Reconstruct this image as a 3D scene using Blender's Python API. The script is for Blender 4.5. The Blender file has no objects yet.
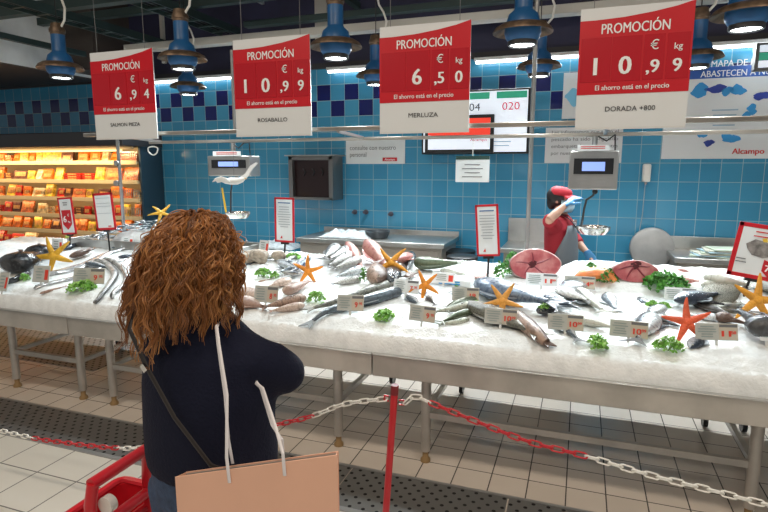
import bpy, bmesh, math, random
from mathutils import Vector, Matrix, Euler, noise
random.seed(7)
R = math.radians
sc = bpy.context.scene
col = sc.collection
PI = math.pi
# ------------------------------------------------------------------ camera
F = 552.0; PITCH = R(9.2); YAW = R(19.6); H = 1.75
CAM = Vector((0, 0, H))
FW = Vector((-math.sin(YAW)*math.cos(PITCH), math.cos(YAW)*math.cos(PITCH), -math.sin(PITCH)))
RT = Vector((math.cos(YAW), math.sin(YAW), 0)); UP = RT.cross(FW)
cd = bpy.data.cameras.new('camera'); cam = bpy.data.objects.new('camera', cd); col.objects.link(cam)
cd.sensor_width = 36; cd.lens = F/768*36; cd.clip_start = .05
cam.location = CAM; cam.rotation_euler = (R(90)-PITCH, 0, YAW); sc.camera = cam
def ray(u, v): return FW + RT*((u-384)/F) + UP*(-(v-256)/F)
def P(u, v, Y):
    d = ray(u, v); return CAM + d*(Y/d.y)
def PZ(u, v, Z):
    d = ray(u, v); return CAM + d*((Z-H)/d.z)
# ------------------------------------------------------------------ ice surface
Y0, Y1 = 2.825, 4.36
def sstep(a, b, x):
    t = min(1, max(0, (x-a)/(b-a))); return t*t*(3-2*t)
def iceZ(x, y):
    z = .70 + .10*sstep(2.815, 2.872, y) + .035*sstep(2.86, 2.98, y) + .17*max(0, (y-2.9))/1.4
    z += .055*sstep(3.78, 3.92, y)*sstep(-.15, 0, x)*(1-sstep(1.0, 1.2, x))
    z += .018*noise.noise(Vector((x*3, y*3, 0))) * sstep(2.88, 3.0, y)
    z -= .12*sstep(4.3, 4.37, y)
    return z
def on(u, v, lift=0):
    d = ray(u, v); t0 = 2.80/d.y; p = CAM+d*t0
    for i in range(900):
        p = CAM + d*(t0+i*.002)
        if p.y > 2.83 and p.z <= iceZ(p.x, p.y): break
        if p.y > 4.3: break
    return Vector((p.x, p.y, iceZ(p.x, p.y)+lift))
# ------------------------------------------------------------------ materials
MATS = {}
def mat(name, c, rough=.5, metal=0, emit=0, ec=None, noise_s=0, noise_a=0, c2=None, bump=0, bump_s=60, trans=0, spec=.5, sss=0, alpha=1):
    if name in MATS: return MATS[name]
    m = bpy.data.materials.new(name); m.use_nodes = True; nt = m.node_tree; b = nt.nodes['Principled BSDF']
    b.inputs['Base Color'].default_value = (*c, 1); b.inputs['Roughness'].default_value = rough; b.inputs['Metallic'].default_value = metal
    b.inputs['Specular IOR Level'].default_value = spec
    if trans: b.inputs['Transmission Weight'].default_value = trans
    if alpha < 1: b.inputs['Alpha'].default_value = alpha
    if sss:
        b.inputs['Subsurface Weight'].default_value = sss; b.inputs['Subsurface Radius'].default_value = (.02, .02, .02)
    if emit:
        b.inputs['Emission Color'].default_value = (*(ec or c), 1); b.inputs['Emission Strength'].default_value = emit
    if noise_s or bump:
        tc = nt.nodes.new('ShaderNodeTexCoord')
    if noise_s:
        n = nt.nodes.new('ShaderNodeTexNoise'); n.inputs['Scale'].default_value = noise_s; n.inputs['Detail'].default_value = 5
        nt.links.new(tc.outputs['Object'], n.inputs['Vector'])
        r = nt.nodes.new('ShaderNodeValToRGB'); d = noise_a
        lo = tuple(max(0, x*(1-d)) for x in c) if c2 is None else c
        hi = tuple(min(1, x*(1+d)) for x in c) if c2 is None else c2
        r.color_ramp.elements[0].position = .36; r.color_ramp.elements[0].color = (*lo, 1)
        r.color_ramp.elements[1].position = .64; r.color_ramp.elements[1].color = (*hi, 1)
        nt.links.new(n.outputs['Fac'], r.inputs['Fac']); nt.links.new(r.outputs['Color'], b.inputs['Base Color'])
    if bump:
        n2 = nt.nodes.new('ShaderNodeTexNoise'); n2.inputs['Scale'].default_value = bump_s; n2.inputs['Detail'].default_value = 4
        nt.links.new(tc.outputs['Object'], n2.inputs['Vector'])
        bp = nt.nodes.new('ShaderNodeBump'); bp.inputs['Strength'].default_value = bump; bp.inputs['Distance'].default_value = .01
        nt.links.new(n2.outputs['Fac'], bp.inputs['Height']); nt.links.new(bp.outputs['Normal'], b.inputs['Normal'])
    MATS[name] = m; return m
class NT:
    def __init__(s, m): s.t = m.node_tree
    def n(s, ty, **k):
        o = s.t.nodes.new(ty)
        for a, v in k.items(): setattr(o, a, v)
        return o
    def l(s, a, b): s.t.links.new(a, b)
    def math(s, op, a, b=None):
        o = s.n('ShaderNodeMath', operation=op)
        for i, x in enumerate((a, b)):
            if x is None: continue
            if isinstance(x, (int, float)): o.inputs[i].default_value = x
            else: s.l(x, o.inputs[i])
        return o.outputs[0]
    def mix(s, f, a, b):
        o = s.n('ShaderNodeMix', data_type='RGBA')
        if isinstance(f, (int, float)): o.inputs[0].default_value = f
        else: s.l(f, o.inputs[0])
        for i, x in ((6, a), (7, b)):
            if isinstance(x, tuple): o.inputs[i].default_value = (*x, 1)
            else: s.l(x, o.inputs[i])
        return o.outputs[2]
def grid_mask(t, u, v, pu, pv, ou, ov, g):
    # returns (tile mask, cell u, cell v)
    a = t.math('DIVIDE', t.math('SUBTRACT', u, ou), pu); b = t.math('DIVIDE', t.math('SUBTRACT', v, ov), pv)
    fa = t.math('FRACT', a); fb = t.math('FRACT', b)
    ga, gb = g/pu, g/pv
    m = t.math('MULTIPLY', t.math('MULTIPLY', t.math('GREATER_THAN', fa, ga), t.math('LESS_THAN', fa, 1-ga)),
               t.math('MULTIPLY', t.math('GREATER_THAN', fb, gb), t.math('LESS_THAN', fb, 1-gb)))
    return m, t.math('FLOOR', a), t.math('FLOOR', b)
def xyz(t):
    g = t.n('ShaderNodeNewGeometry'); s = t.n('ShaderNodeSeparateXYZ'); t.l(g.outputs['Position'], s.inputs[0]); return s.outputs
def wall_tile_mat():
    m = mat('wall_tile', (.1, .4, .6), .18); t = NT(m); b = m.node_tree.nodes['Principled BSDF']
    X, Yc, Z = xyz(t)
    msk, ca, cb = grid_mask(t, X, Z, .1715, .1765, .343-.1715*60, 1.783-.1765*20, .0028)
    wn = t.n('ShaderNodeTexWhiteNoise', noise_dimensions='2D'); cmb = t.n('ShaderNodeCombineXYZ'); t.l(ca, cmb.inputs[0]); t.l(cb, cmb.inputs[1]); t.l(cmb.outputs[0], wn.inputs['Vector'])
    low = t.mix(wn.outputs['Value'], (.045, .27, .46), (.065, .33, .53))
    # checker band rows: 3 and 4 above the 1.783 line
    r0 = t.math('COMPARE', cb, 23); r0.node.inputs[2].default_value = .1
    r1 = t.math('COMPARE', cb, 24); r1.node.inputs[2].default_value = .1
    par = t.math('MODULO', t.math('ADD', ca, 0), 2)
    dark = t.math('ADD', t.math('MULTIPLY', r1, par), t.math('MULTIPLY', r0, t.math('SUBTRACT', 1, par)))
    c = t.mix(dark, low, (.004, .010, .12))
    c = t.mix(msk, (.33, .50, .56), c); t.l(c, b.inputs['Base Color'])
    bp = t.n('ShaderNodeBump'); bp.inputs['Strength'].default_value = .4; bp.inputs['Distance'].default_value = .003; t.l(msk, bp.inputs['Height']); t.l(bp.outputs[0], b.inputs['Normal'])
    return m
def floor_mat(name, pu, pv, ou, ov, g, ca_, cb_, grout, rough):
    m = mat(name, ca_, rough); t = NT(m); b = m.node_tree.nodes['Principled BSDF']
    X, Yc, Z = xyz(t)
    msk, ca, cb = grid_mask(t, X, Yc, pu, pv, ou, ov, g)
    wn = t.n('ShaderNodeTexWhiteNoise', noise_dimensions='2D'); cmb = t.n('ShaderNodeCombineXYZ'); t.l(ca, cmb.inputs[0]); t.l(cb, cmb.inputs[1]); t.l(cmb.outputs[0], wn.inputs['Vector'])
    nz = t.n('ShaderNodeTexNoise'); nz.inputs['Scale'].default_value = 5; nz.inputs['Detail'].default_value = 6
    gg = t.n('ShaderNodeNewGeometry'); t.l(gg.outputs['Position'], nz.inputs['Vector'])
    c = t.mix(t.math('ADD', t.math('MULTIPLY', wn.outputs['Value'], .5), t.math('MULTIPLY', nz.outputs['Fac'], .5)), ca_, cb_)
    c = t.mix(msk, grout, c); t.l(c, b.inputs['Base Color'])
    rr = t.math('ADD', t.math('MULTIPLY', nz.outputs['Fac'], .12), rough-.05); t.l(rr, b.inputs['Roughness'])
    return m
def grate_mat():
    m = mat('perforated_steel', (.22, .22, .22), .42, .75); t = NT(m); b = m.node_tree.nodes['Principled BSDF']
    X, Yc, Z = xyz(t)
    row = t.math('DIVIDE', Yc, .042); odd = t.math('MODULO', t.math('FLOOR', row), 2)
    fx = t.math('SUBTRACT', t.math('FRACT', t.math('ADD', t.math('DIVIDE', X, .075), t.math('MULTIPLY', odd, .5))), .5)
    fy = t.math('SUBTRACT', t.math('FRACT', row), .5)
    dx = t.math('MULTIPLY', fx, .075/.0105); dy = t.math('MULTIPLY', fy, .042/.0105)
    d = t.math('ADD', t.math('MULTIPLY', dx, dx), t.math('MULTIPLY', dy, dy)); h = t.math('LESS_THAN', d, 1)
    c = t.mix(h, (.24, .235, .23), (.008, .008, .008)); t.l(c, b.inputs['Base Color'])
    t.l(t.math('MULTIPLY', t.math('SUBTRACT', 1, h), .7), b.inputs['Metallic'])
    t.l(t.math('ADD', .42, t.math('MULTIPLY', h, .5)), b.inputs['Roughness'])
    return m
def fish_mat(name, back, belly, spot=None, s=40, amt=.5, rough=.28, metal=.25, split=.5):
    m = mat('fish_'+name, back, rough, metal); t = NT(m); b = m.node_tree.nodes['Principled BSDF']
    uv = t.n('ShaderNodeUVMap'); sp = t.n('ShaderNodeSeparateXYZ'); t.l(uv.outputs[0], sp.inputs[0])
    tc = t.n('ShaderNodeTexCoord'); nz = t.n('ShaderNodeTexNoise'); nz.inputs['Scale'].default_value = s; nz.inputs['Detail'].default_value = 6; t.l(tc.outputs['Object'], nz.inputs['Vector'])
    mr = t.n('ShaderNodeMapRange'); mr.inputs['From Min'].default_value = split-.14; mr.inputs['From Max'].default_value = split+.14
    t.l(t.math('ADD', sp.outputs[1], t.math('MULTIPLY', t.math('SUBTRACT', nz.outputs['Fac'], .5), .35)), mr.inputs['Value'])
    c = t.mix(mr.outputs[0], belly, back)
    mk = t.n('ShaderNodeMapRange'); mk.inputs['From Min'].default_value = .48; mk.inputs['From Max'].default_value = .60; t.l(nz.outputs['Fac'], mk.inputs['Value'])
    c = t.mix(t.math('MULTIPLY', mk.outputs[0], amt), c, spot or tuple(x*.35 for x in back))
    # gill line: a darker arc behind the head
    gl = t.math('COMPARE', sp.outputs[0], .2); gl.node.inputs[2].default_value = .012
    c = t.mix(t.math('MULTIPLY', gl, .4), c, tuple(x*.3 for x in back)); t.l(c, b.inputs['Base Color'])
    wv = t.n('ShaderNodeTexVoronoi'); wv.inputs['Scale'].default_value = 160; t.l(tc.outputs['Object'], wv.inputs['Vector'])
    bp = t.n('ShaderNodeBump'); bp.inputs['Strength'].default_value = .25; bp.inputs['Distance'].default_value = .003; t.l(wv.outputs['Distance'], bp.inputs['Height']); t.l(bp.outputs[0], b.inputs['Normal'])
    return m
steel = mat('brushed_steel', (.50, .49, .47), .34, .9, noise_s=3, noise_a=.15)
steel_warm = mat('table_steel', (.50, .47, .43), .42, .55, noise_s=4, noise_a=.15)
chrome = mat('polished_steel', (.72, .71, .69), .2, 1)
dark_metal = mat('dark_green_steel', (.035, .060, .058), .5, .2)
white = mat('white_paint', (.72, .73, .72), .45)
paper = mat('white_paper', (.76, .79, .80), .5)
greypaper = mat('print_grey', (.16, .17, .18), .6)
black = mat('black_plastic', (.012, .012, .013), .35)
red = mat('sign_red', (.60, .008, .018), .32)
redp = mat('red_plastic', (.55, .012, .022), .3)
whitep = mat('white_plastic', (.80, .78, .72), .35)
letter = mat('white_print', (.92, .92, .92), .5)
ink = mat('black_print', (.03, .03, .035), .5)
redink = mat('red_print', (.62, .02, .02), .5)
blueenam = mat('blue_enamel', (.018, .115, .30), .38, noise_s=6, noise_a=.15)
brass = mat('aged_brass', (.17, .115, .075), .45, .5, noise_s=20, noise_a=.4)
led = mat('led_glow', (1, 1, 1), .4, emit=14, ec=(.93, 1, 1))
tube_glow = mat('tube_glow', (1, 1, 1), .4, emit=5, ec=(.92, .98, 1))
navy_wall = mat('navy_wall', (.022, .022, .055), .6, noise_s=2, noise_a=.2)
ceil_m = mat('dark_ceiling', (.016, .018, .032), .7)
greyc = mat('grey_fascia', (.74, .76, .76), .6, noise_s=2, noise_a=.15)
brown = mat('brown_soffit', (.055, .042, .036), .6)
beam_w = mat('cream_beam', (.52, .50, .45), .5)
ice_m = mat('crushed_ice', (.86, .90, .91), .32, bump=.45, bump_s=70, noise_s=14, noise_a=.06, sss=.25)
# ------------------------------------------------------------------ mesh builder
class MB:
    def __init__(s): s.v = []; s.f = []; s.m = []; s.s = []; s.uv = {}
    def add(s, vs, fs, m=0, smooth=False, uv=None):
        o = len(s.v); s.v += [Vector(x) for x in vs]
        for f in fs: s.f.append([i+o for i in f]); s.m.append(m); s.s.append(smooth)
        if uv:
            for i, u in enumerate(uv): s.uv[i+o] = u
        return s
    def box(s, c, d, M=None, m=0):
        c = Vector(c); h = Vector(d)/2; vs = []
        for x in (-1, 1):
            for y in (-1, 1):
                for z in (-1, 1):
                    q = Vector((x*h.x, y*h.y, z*h.z)); vs.append(c+(M @ q if M else q))
        return s.add(vs, [(0, 1, 3, 2), (4, 6, 7, 5), (0, 4, 5, 1), (2, 3, 7, 6), (0, 2, 6, 4), (1, 5, 7, 3)], m)
    def box2(s, a, b, m=0):
        a = Vector(a); b = Vector(b); return s.box((a+b)/2, [abs(b[i]-a[i]) for i in range(3)], None, m)
    def bar(s, p, q, w, h, m=0):
        p = Vector(p); q = Vector(q); d = q-p; L = d.length; z = d.normalized(); u = Vector((0, 0, 1)) if abs(z.z) < .9 else Vector((0, 1, 0))
        x = u.cross(z).normalized(); y = z.cross(x); M = Matrix((x, y, z)).transposed(); return s.box((p+q)/2, (w, h, L), M, m)
    def tube(s, pts, r, n=10, m=0, closed=False, caps=True, uvs=False):
        pts = [Vector(p) for p in pts]; N = len(pts); rs = r if isinstance(r, (list, tuple)) else [r]*N
        up = None; vs = []
        for i, p in enumerate(pts):
            a = pts[(i-1) % N] if closed or i > 0 else p; b = pts[(i+1) % N] if closed or i < N-1 else p
            t = (b-a).normalized() if (b-a).length > 1e-9 else Vector((0, 0, 1))
            if up is None: up = Vector((0, 0, 1)) if abs(t.z) < .8 else Vector((0, 1, 0))
            x = up.cross(t)
            if x.length < 1e-6: x = Vector((1, 0, 0)).cross(t)
            x.normalize(); y = t.cross(x).normalized(); up = y
            rr = rs[i]; rx, ry = rr if isinstance(rr, (tuple, list)) else (rr, rr)
            for k in range(n):
                an = 2*PI*k/n; vs.append(p+x*(rx*math.cos(an))+y*(ry*math.sin(an)))
        fs = []
        for i in range(N if closed else N-1):
            j = (i+1) % N
            for k in range(n):
                fs.append((i*n+k, i*n+(k+1) % n, j*n+(k+1) % n, j*n+k))
        if caps and not closed:
            fs.append(tuple(reversed(range(n)))); fs.append(tuple(range((N-1)*n, N*n)))
        return s.add(vs, fs, m, True)
    def cyl(s, p, q, r, n=16, m=0, r2=None): return s.tube([p, q], [r, r if r2 is None else r2], n, m)
    def lathe(s, prof, c=(0, 0, 0), n=28, m=0, M=None):
        c = Vector(c); vs = []
        for r, z in prof:
            for k in range(n):
                a = 2*PI*k/n; q = Vector((r*math.cos(a), r*math.sin(a), z)); vs.append(c+(M @ q if M else q))
        fs = []
        for i in range(len(prof)-1):
            for k in range(n): fs.append((i*n+k, i*n+(k+1) % n, (i+1)*n+(k+1) % n, (i+1)*n+k))
        fs.append(tuple(reversed(range(n)))); fs.append(tuple(range((len(prof)-1)*n, len(prof)*n)))
        return s.add(vs, fs, m, True)
    def ell(s, c, r, n=16, m=0, M=None):
        prof = []; vs = []; c = Vector(c); k2 = n//2
        for i in range(k2+1):
            th = PI*i/k2
            for k in range(n):
                a = 2*PI*k/n; q = Vector((r[0]*max(.001, math.sin(th))*math.cos(a), r[1]*max(.001, math.sin(th))*math.sin(a), -r[2]*math.cos(th))); vs.append(c+(M @ q if M else q))
        fs = [(i*n+k, i*n+(k+1) % n, (i+1)*n+(k+1) % n, (i+1)*n+k) for i in range(k2) for k in range(n)]
        return s.add(vs, fs, m, True)
    def prism(s, poly, y0, y1, o=(0, 0, 0), M=None, m=0):
        # poly in (x, z), thickness along y
        o = Vector(o); n = len(poly); vs = []
        for y in (y0, y1):
            for x, z in poly:
                q = Vector((x, y, z)); vs.append(o+(M @ q if M else q))
        fs = [tuple(range(n)), tuple(reversed(range(n, 2*n)))]+[(i, n+i, n+(i+1) % n, (i+1) % n) for i in range(n)]
        return s.add(vs, fs, m)
    def mesh(s, name, mats, o=None):
        me = bpy.data.meshes.new(name); off = Vector(o) if o is not None else Vector((0, 0, 0))
        me.from_pydata([tuple(v-off) for v in s.v], [], s.f)
        for mm in (mats if isinstance(mats, (list, tuple)) else [mats]): me.materials.append(mm)
        for p, mi, sm in zip(me.polygons, s.m, s.s): p.material_index = mi; p.use_smooth = sm
        if s.uv:
            l = me.uv_layers.new(name='UVMap')
            for lp in me.loops: l.data[lp.index].uv = s.uv.get(lp.vertex_index, (0, 0))
        me.validate(); me.set_sharp_from_angle(angle=R(42)); bm = bmesh.new(); bm.from_mesh(me); bmesh.ops.recalc_face_normals(bm, faces=bm.faces); bm.to_mesh(me); bm.free()
        return me
    def build(s, name, mats, parent=None, bevel=0):
        """vertices are world coordinates unless the parent was given rot (then local)"""
        local = parent is not None and parent.get('_local')
        off = None
        if parent is not None and not local: off = wloc(parent)
        me = s.mesh(name, mats, off); o = bpy.data.objects.new(name, me); col.objects.link(o)
        if parent is not None: o.parent = parent
        if bevel:
            b = o.modifiers.new('bevel', 'BEVEL'); b.width = bevel; b.segments = 2; b.limit_method = 'ANGLE'; b.angle_limit = R(40)
        return o
def wloc(o):
    p = Vector((0, 0, 0))
    while o is not None: p += o.location; o = o.parent
    return p
def tag(o, label, cat, group=None, kind=None):
    o['label'] = label; o['category'] = cat
    if group: o['group'] = group
    if kind: o['kind'] = kind
    return o
def thing(name, label, cat, loc=(0, 0, 0), rot=None, group=None, local=False):
    o = bpy.data.objects.new(name, None); o.empty_display_size = .05; col.objects.link(o); o.location = loc
    if rot is not None: o.rotation_euler = rot
    if local or rot is not None: o['_local'] = 1
    return tag(o, label, cat, group)
KIDS = {}
def kids(o): return [c for c in bpy.data.objects if c.parent == o]
def dup(o, loc=None, parent=None, label=None):
    ks = kids(o); c = o.copy(); col.objects.link(c)
    if parent is not None: c.parent = parent
    if loc is not None: c.location = loc
    if label: c['label'] = label
    for k in ks: dup(k, None, c)
    return c
def struct(o): o['kind'] = 'structure'; return o
def fuse(mb, voxel, smooth=4):
    me = mb.mesh('tmp', []) ; o = bpy.data.objects.new('tmp', me); col.objects.link(o)
    r = o.modifiers.new('r', 'REMESH'); r.mode = 'VOXEL'; r.voxel_size = voxel
    sm = o.modifiers.new('s', 'SMOOTH'); sm.iterations = smooth; sm.factor = .5
    dg = bpy.context.evaluated_depsgraph_get(); dg.update()
    me2 = bpy.data.meshes.new_from_object(o.evaluated_get(dg)); bpy.data.objects.remove(o)
    for p in me2.polygons: p.use_smooth = True
    return me2
def fused(name, mb, voxel, m, parent, smooth=4):
    me = fuse(mb, voxel, smooth); off = wloc(parent)
    me.name = name; me.materials.clear(); me.materials.append(m)
    for v in me.vertices: v.co = v.co - off
    o = bpy.data.objects.new(name, me); col.objects.link(o); o.parent = parent; return o
TX = {}
def text_geo(s, bold):
    k = (s, bold)
    if k in TX: return TX[k]
    cu = bpy.data.curves.new('t', 'FONT'); cu.body = s; cu.size = 1; cu.align_x = 'LEFT'; cu.extrude = .012; cu.offset = bold; cu.resolution_u = 3
    o = bpy.data.objects.new('t', cu); col.objects.link(o)
    dg = bpy.context.evaluated_depsgraph_get(); dg.update()
    me = bpy.data.meshes.new_from_object(o.evaluated_get(dg)); bpy.data.objects.remove(o)
    vs = [Vector(v.co) for v in me.vertices]; fs = [tuple(p.vertices) for p in me.polygons]; bpy.data.meshes.remove(me)
    TX[k] = (vs, fs); return TX[k]
def text(mb, s, o, X, Z, h, w=None, center=True, bold=.018, lift=.002, m=0):
    """add lettering to mb: o=origin of the text centre, X/Z unit vectors, h = capital height, w = forced width"""
    vs, fs = text_geo(s, 0)
    x0 = min(v.x for v in vs); x1 = max(v.x for v in vs); k = h/.70; kx = k if w is None else w/(x1-x0)
    N = X.cross(Z)                          # points to the reader
    sh = [0] if bold < .008 else [-1.0, 0, 1.0]          # heavier print: three overlapping strikes
    for q in sh:
        out = [Vector(o) + X*((v.x-(x0+x1)/2 if center else v.x-x0)*kx + q*bold*kx) + Z*((v.y-.35)*k) + N*(lift+v.z*.05+.0004*(q+1)) for v in vs]
        mb.add(out, fs, m)
    return mb
XA = Vector((1, 0, 0)); ZA = Vector((0, 0, 1)); YA = Vector((0, 1, 0))
def lines(mb, o, X, Z, w, n, gap, h=.004, left=False, m=0, rnd=None):
    """rows of print too small to read, as thin strokes"""
    N = X.cross(Z); rnd = rnd or random
    for i in range(n):
        ww = w*rnd.uniform(.55, 1); sh = X*(-(w-ww)/2 if left else 0)
        M = Matrix((X, N, Z)).transposed(); mb.box(Vector(o)+sh-Z*(i*gap)+N*.002, (ww, .001, h), M, m)
    return mb
# ================================================================== SETTING
WY = 5.9
fm1 = floor_mat('floor_cream', .30, .30, -3.19-9, 2.115-9, .004, (.66, .64, .58), (.74, .72, .66), (.15, .14, .13), .30)
fm2 = floor_mat('floor_pinkish', .2035, .2035, .007-10.175, 2.985-10.175, .0035, (.60, .53, .46), (.72, .65, .58), (.09, .08, .07), .20)
struct(MB().box2((-11, -5, -.1), (5, 2.385, 0)).build('floor', fm1))
struct(MB().box2((-11, 2.385, -.1), (5, WY+.2, 0)).build('floor', fm2))
struct(MB().box2((-11, WY, 0), (5, WY+.2, 2.84)).build('wall_back', wall_tile_mat()))
struct(MB().box2((-11, WY, 2.84), (5, WY+.2, 4.6)).build('wall_upper', navy_wall))
struct(MB().box2((-11, -5, 4.6), (5, WY+.2, 4.7)).build('ceiling', ceil_m))
struct(MB().box2((-11, WY-.03, 2.84), (5, WY+.001, 2.90)).build('trim_1', mat('dark_trim', (.03, .03, .035), .5)))
struct(MB().box2((-11, 4.3, 2.86), (-6.02, WY-.002, 2.95)).build('trim_2', brown))           # soffit over the chilled aisle
struct(MB().box2((-6.6, 2.6, 2.87), (-6.0, WY-.004, 4.0)).build('trim_3', greyc))           # grey fascia above it
struct(MB().box2((-6.0, 5.3, 2.9), (-5.55, WY-.004, 4.0)).build('trim_4', brown))
# drain channel: perforated plates
gm = grate_mat()
names_g = ['beside the red basket', 'behind the shopper', 'beside the red post', 'with a seam left of the chain', 'at the right end of the channel']
xs = [-5.4, -3.62, -2.05, -1.18, .35-.63, 1.6]
gl = ['perforated steel drain plate at the far left of the channel', 'perforated steel drain plate left of the shopper, behind the low chain',
      'perforated steel drain plate hidden mostly behind the shopper', 'perforated steel drain plate behind the red post',
      'perforated steel drain plate under the right chain']
for i in range(5):
    tag(MB().box2((xs[i]+.004, 2.405, .0005), (xs[i+1]-.004, 2.765, .006)).build('drain_plate', gm), gl[i], 'drain plate', 'drain plates in front of the fish counter')
struct(MB().box2((-9, 2.37, 0), (3, 2.402, .007)).build('trim_6', mat('edge_steel', (.42, .42, .42), .4, .7)))
struct(MB().box2((-9, 2.768, 0), (3, 2.79, .007)).build('trim_7', MATS['edge_steel']))
tag(MB().box2((-7.6, 3.45, .0005), (-3.9, 4.15, .006)).build('drain_plate', gm), 'perforated steel drain plate on the floor behind the leftmost table legs', 'drain plate')
# ---------------- ceiling steelwork
def steelbar(name, a, b, w, h, label, cat, m=dark_metal, group=None):
    return tag(MB().bar(a, b, w, h).build(name, m, None, .004), label, cat, group)
bz = []
def xbeam(u0, v0, u1, Y, w, h, m, name, label, cat, x0=None, x1=None):
    a = P(u0, v0, Y); steelbar(name, (a.x if x0 is None else x0, Y, a.z), (P(u1, 0, Y).x if x1 is None else x1, Y, a.z), h, w, label, cat, m)
xbeam(200, 43, 768, 4.9, .07, .13, beam_w, 'roof_beam', 'cream painted box beam running along above the promotion signs', 'beam', x0=P(128, 48, 4.9).x, x1=2.6)
xbeam(30, 9, 200, 4.2, .10, .10, dark_metal, 'roof_beam', 'dark steel beam crossing above the leftmost blue lamp', 'beam', x0=-7.5, x1=-2.7)
xbeam(60, 20, 200, 5.0, .08, .08, dark_metal, 'roof_beam', 'thin dark steel beam behind the leftmost lamp cable', 'beam', x0=-6.0, x1=-2.9)
xbeam(420, 8, 500, 5.4, .06, .10, dark_metal, 'roof_beam', 'dark steel beam above the lamps near the middle signs', 'beam', x0=-3.5, x1=2.6)
def ybeam(u, v, Z, y0, y1, w, h, m, name, label, cat, tray=False):
    a = PZ(u, v, Z); X = a.x
    if not tray: return steelbar(name, (X, y0, Z), (X, y1, Z), w, h, label, cat, m)
    t = thing(name, label, cat, (X, (y0+y1)/2, Z-.03))
    r = MB()
    for sx in (-1, 1):
        r = MB(); r.box2((X+sx*w/2-.008, y0, Z-.04), (X+sx*w/2+.008, y1, Z+.04)); r.build('side_rail', m, t)
    y = y0
    while y < y1: MB().box2((X-w/2+.009, y, Z-.035), (X+w/2-.009, y+.03, Z-.015)).build('rung', m, t); y += .25
    for k in range(3): MB().tube([(X+(k-1)*w*.25+.01*math.sin(j+k), y0+(y1-y0)*j/8, Z) for j in range(9)], .014, 6).build('cable', black, t)
    return t
ybeam(30, 42, 3.05, 2.6, 5.2, .06, .06, dark_metal, 'roof_beam', 'dark slanting steel bar across the grey fascia, upper left', 'beam')
ybeam(240, 36, 3.3, 2.6, 5.8, .24, .08, dark_metal, 'cable_tray', 'dark cable tray running back above the second promotion sign', 'cable tray', True)
ybeam(110, 30, 3.2, 2.6, 5.8, .18, .08, dark_metal, 'cable_tray', 'dark cable tray running back above the first promotion sign', 'cable tray', True)
ybeam(300, 22, 3.55, 2.6, 5.7, .035, .035, mat('grey_tube', (.33, .35, .38), .4, .3), 'conduit', 'thin pale grey conduit slanting back to the lamp beside the third sign', 'conduit')
ybeam(375, 18, 3.45, 2.6, 5.8, .07, .07, dark_metal, 'roof_beam', 'dark steel bar running back above the third promotion sign', 'beam')
ybeam(545, 10, 3.6, 3.5, 5.0, .05, .09, mat('blue_grey_steel', (.10, .17, .25), .35, .5), 'roof_beam', 'short blue grey channel above the middle lamps', 'beam')
for (u, Y, lab) in ((73+28, 5.6, 'cream upright strut above the first promotion sign'), (322, 5.6, 'cream upright strut behind the lamp at the second sign'), (163, 5.75, 'thin cream upright behind the second lamp')):
    a = P(u, 40, Y); w = .14 if u != 163 else .04
    steelbar('ceiling_strut', (a.x, Y, 3.05 if u != 163 else 3.0), (a.x, Y, 4.59), w, .05, lab, 'strut', beam_w)
# ---------------- fluorescent tubes along the wall top
tx = [(-5.9, -4.75), (-4.55, -3.35), (-2.75, -1.3), (-1.1, -.0), (.12, .82), (1.0, 2.2)]
tl = ['above the chilled cabinet corner', 'between the first and second signs', 'between the second and third signs', 'right of the third sign', 'behind the fourth sign', 'at the right edge above the map board']
for (a, b), l in zip(tx, tl):
    t = thing('fluorescent_light', 'white strip light on the tiled wall top, '+l, 'strip light', ((a+b)/2, 5.84, 2.79), group='strip lights along the wall top')
    MB().box2((a, 5.80, 2.805), (b, 5.889, 2.838)).build('housing', white, t, .004)
    MB().cyl((a+.02, 5.815, 2.79), (b-.02, 5.815, 2.79), .0135, 12).build('tube', tube_glow, t)
    ld = bpy.data.lights.new('strip_light', 'AREA'); ld.shape = 'RECTANGLE'; ld.size = b-a; ld.size_y = .04; ld.energy = 17*(b-a); ld.color = (.90, .98, 1)
    lo = bpy.data.objects.new('strip_light', ld); col.objects.link(lo); lo.location = ((a+b)/2, 5.79, 2.765); lo.rotation_euler = (R(-44), 0, 0); ld.spread = R(92)
# thin horizontal cable conduit across the tiles
# ================================================================== RAILS with poles over the counter
RZ1 = P(460, 137, 3.9).z; RZ2 = P(460, 126, 3.42).z
railm = mat('rail_steel', (.42, .38, .33), .3, .8, noise_s=2, noise_a=.3)
rf = thing('hanging_rail_frame', 'steel rail frame above the ice counter that carries signs and scales', 'rail frame', (-1, 3.9, RZ1))
MB().bar((P(150, 140, 3.9).x, 3.9, RZ1), (2.2, 3.9, RZ1), .04, .024).build('rear_rail', railm, rf, .004)
MB().bar((P(85, 137, 3.42).x, 3.42, RZ2), (2.2, 3.42, RZ2), .035, .028).build('front_rail', railm, rf, .004)
pm = mat('pole_grey', (.36, .36, .35), .4, .6)
for u in (118, 531):
    X = P(u, 150, 4.22).x; MB().cyl((X, 4.22, iceZ(X, 4.22)-.05), (X, 4.22, 4.58 if u > 300 else RZ1+.05), .016, 12).build('pole', pm, rf)
X = P(232, 60, 3.46).x; MB().cyl((X, 3.46, RZ2), (X, 3.46, P(232, 50, 3.46).z), .012, 12).build('pole', pm, rf)
for x in (-3.4, -1.55, .12, 1.5):
    MB().bar((x, 3.44, RZ2-.012), (x, 3.88, RZ1+.005), .02, .02).build('cross_bar', steel, rf)
X = P(118, 150, 4.22).x
for v in (163, 183): 
    a = P(118, v, 4.22); MB().cyl(a+Vector((0, -.03, 0)), a+Vector((0, -.01, 0)), .028, 14).build('pole_clamp', pm, rf)
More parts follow.
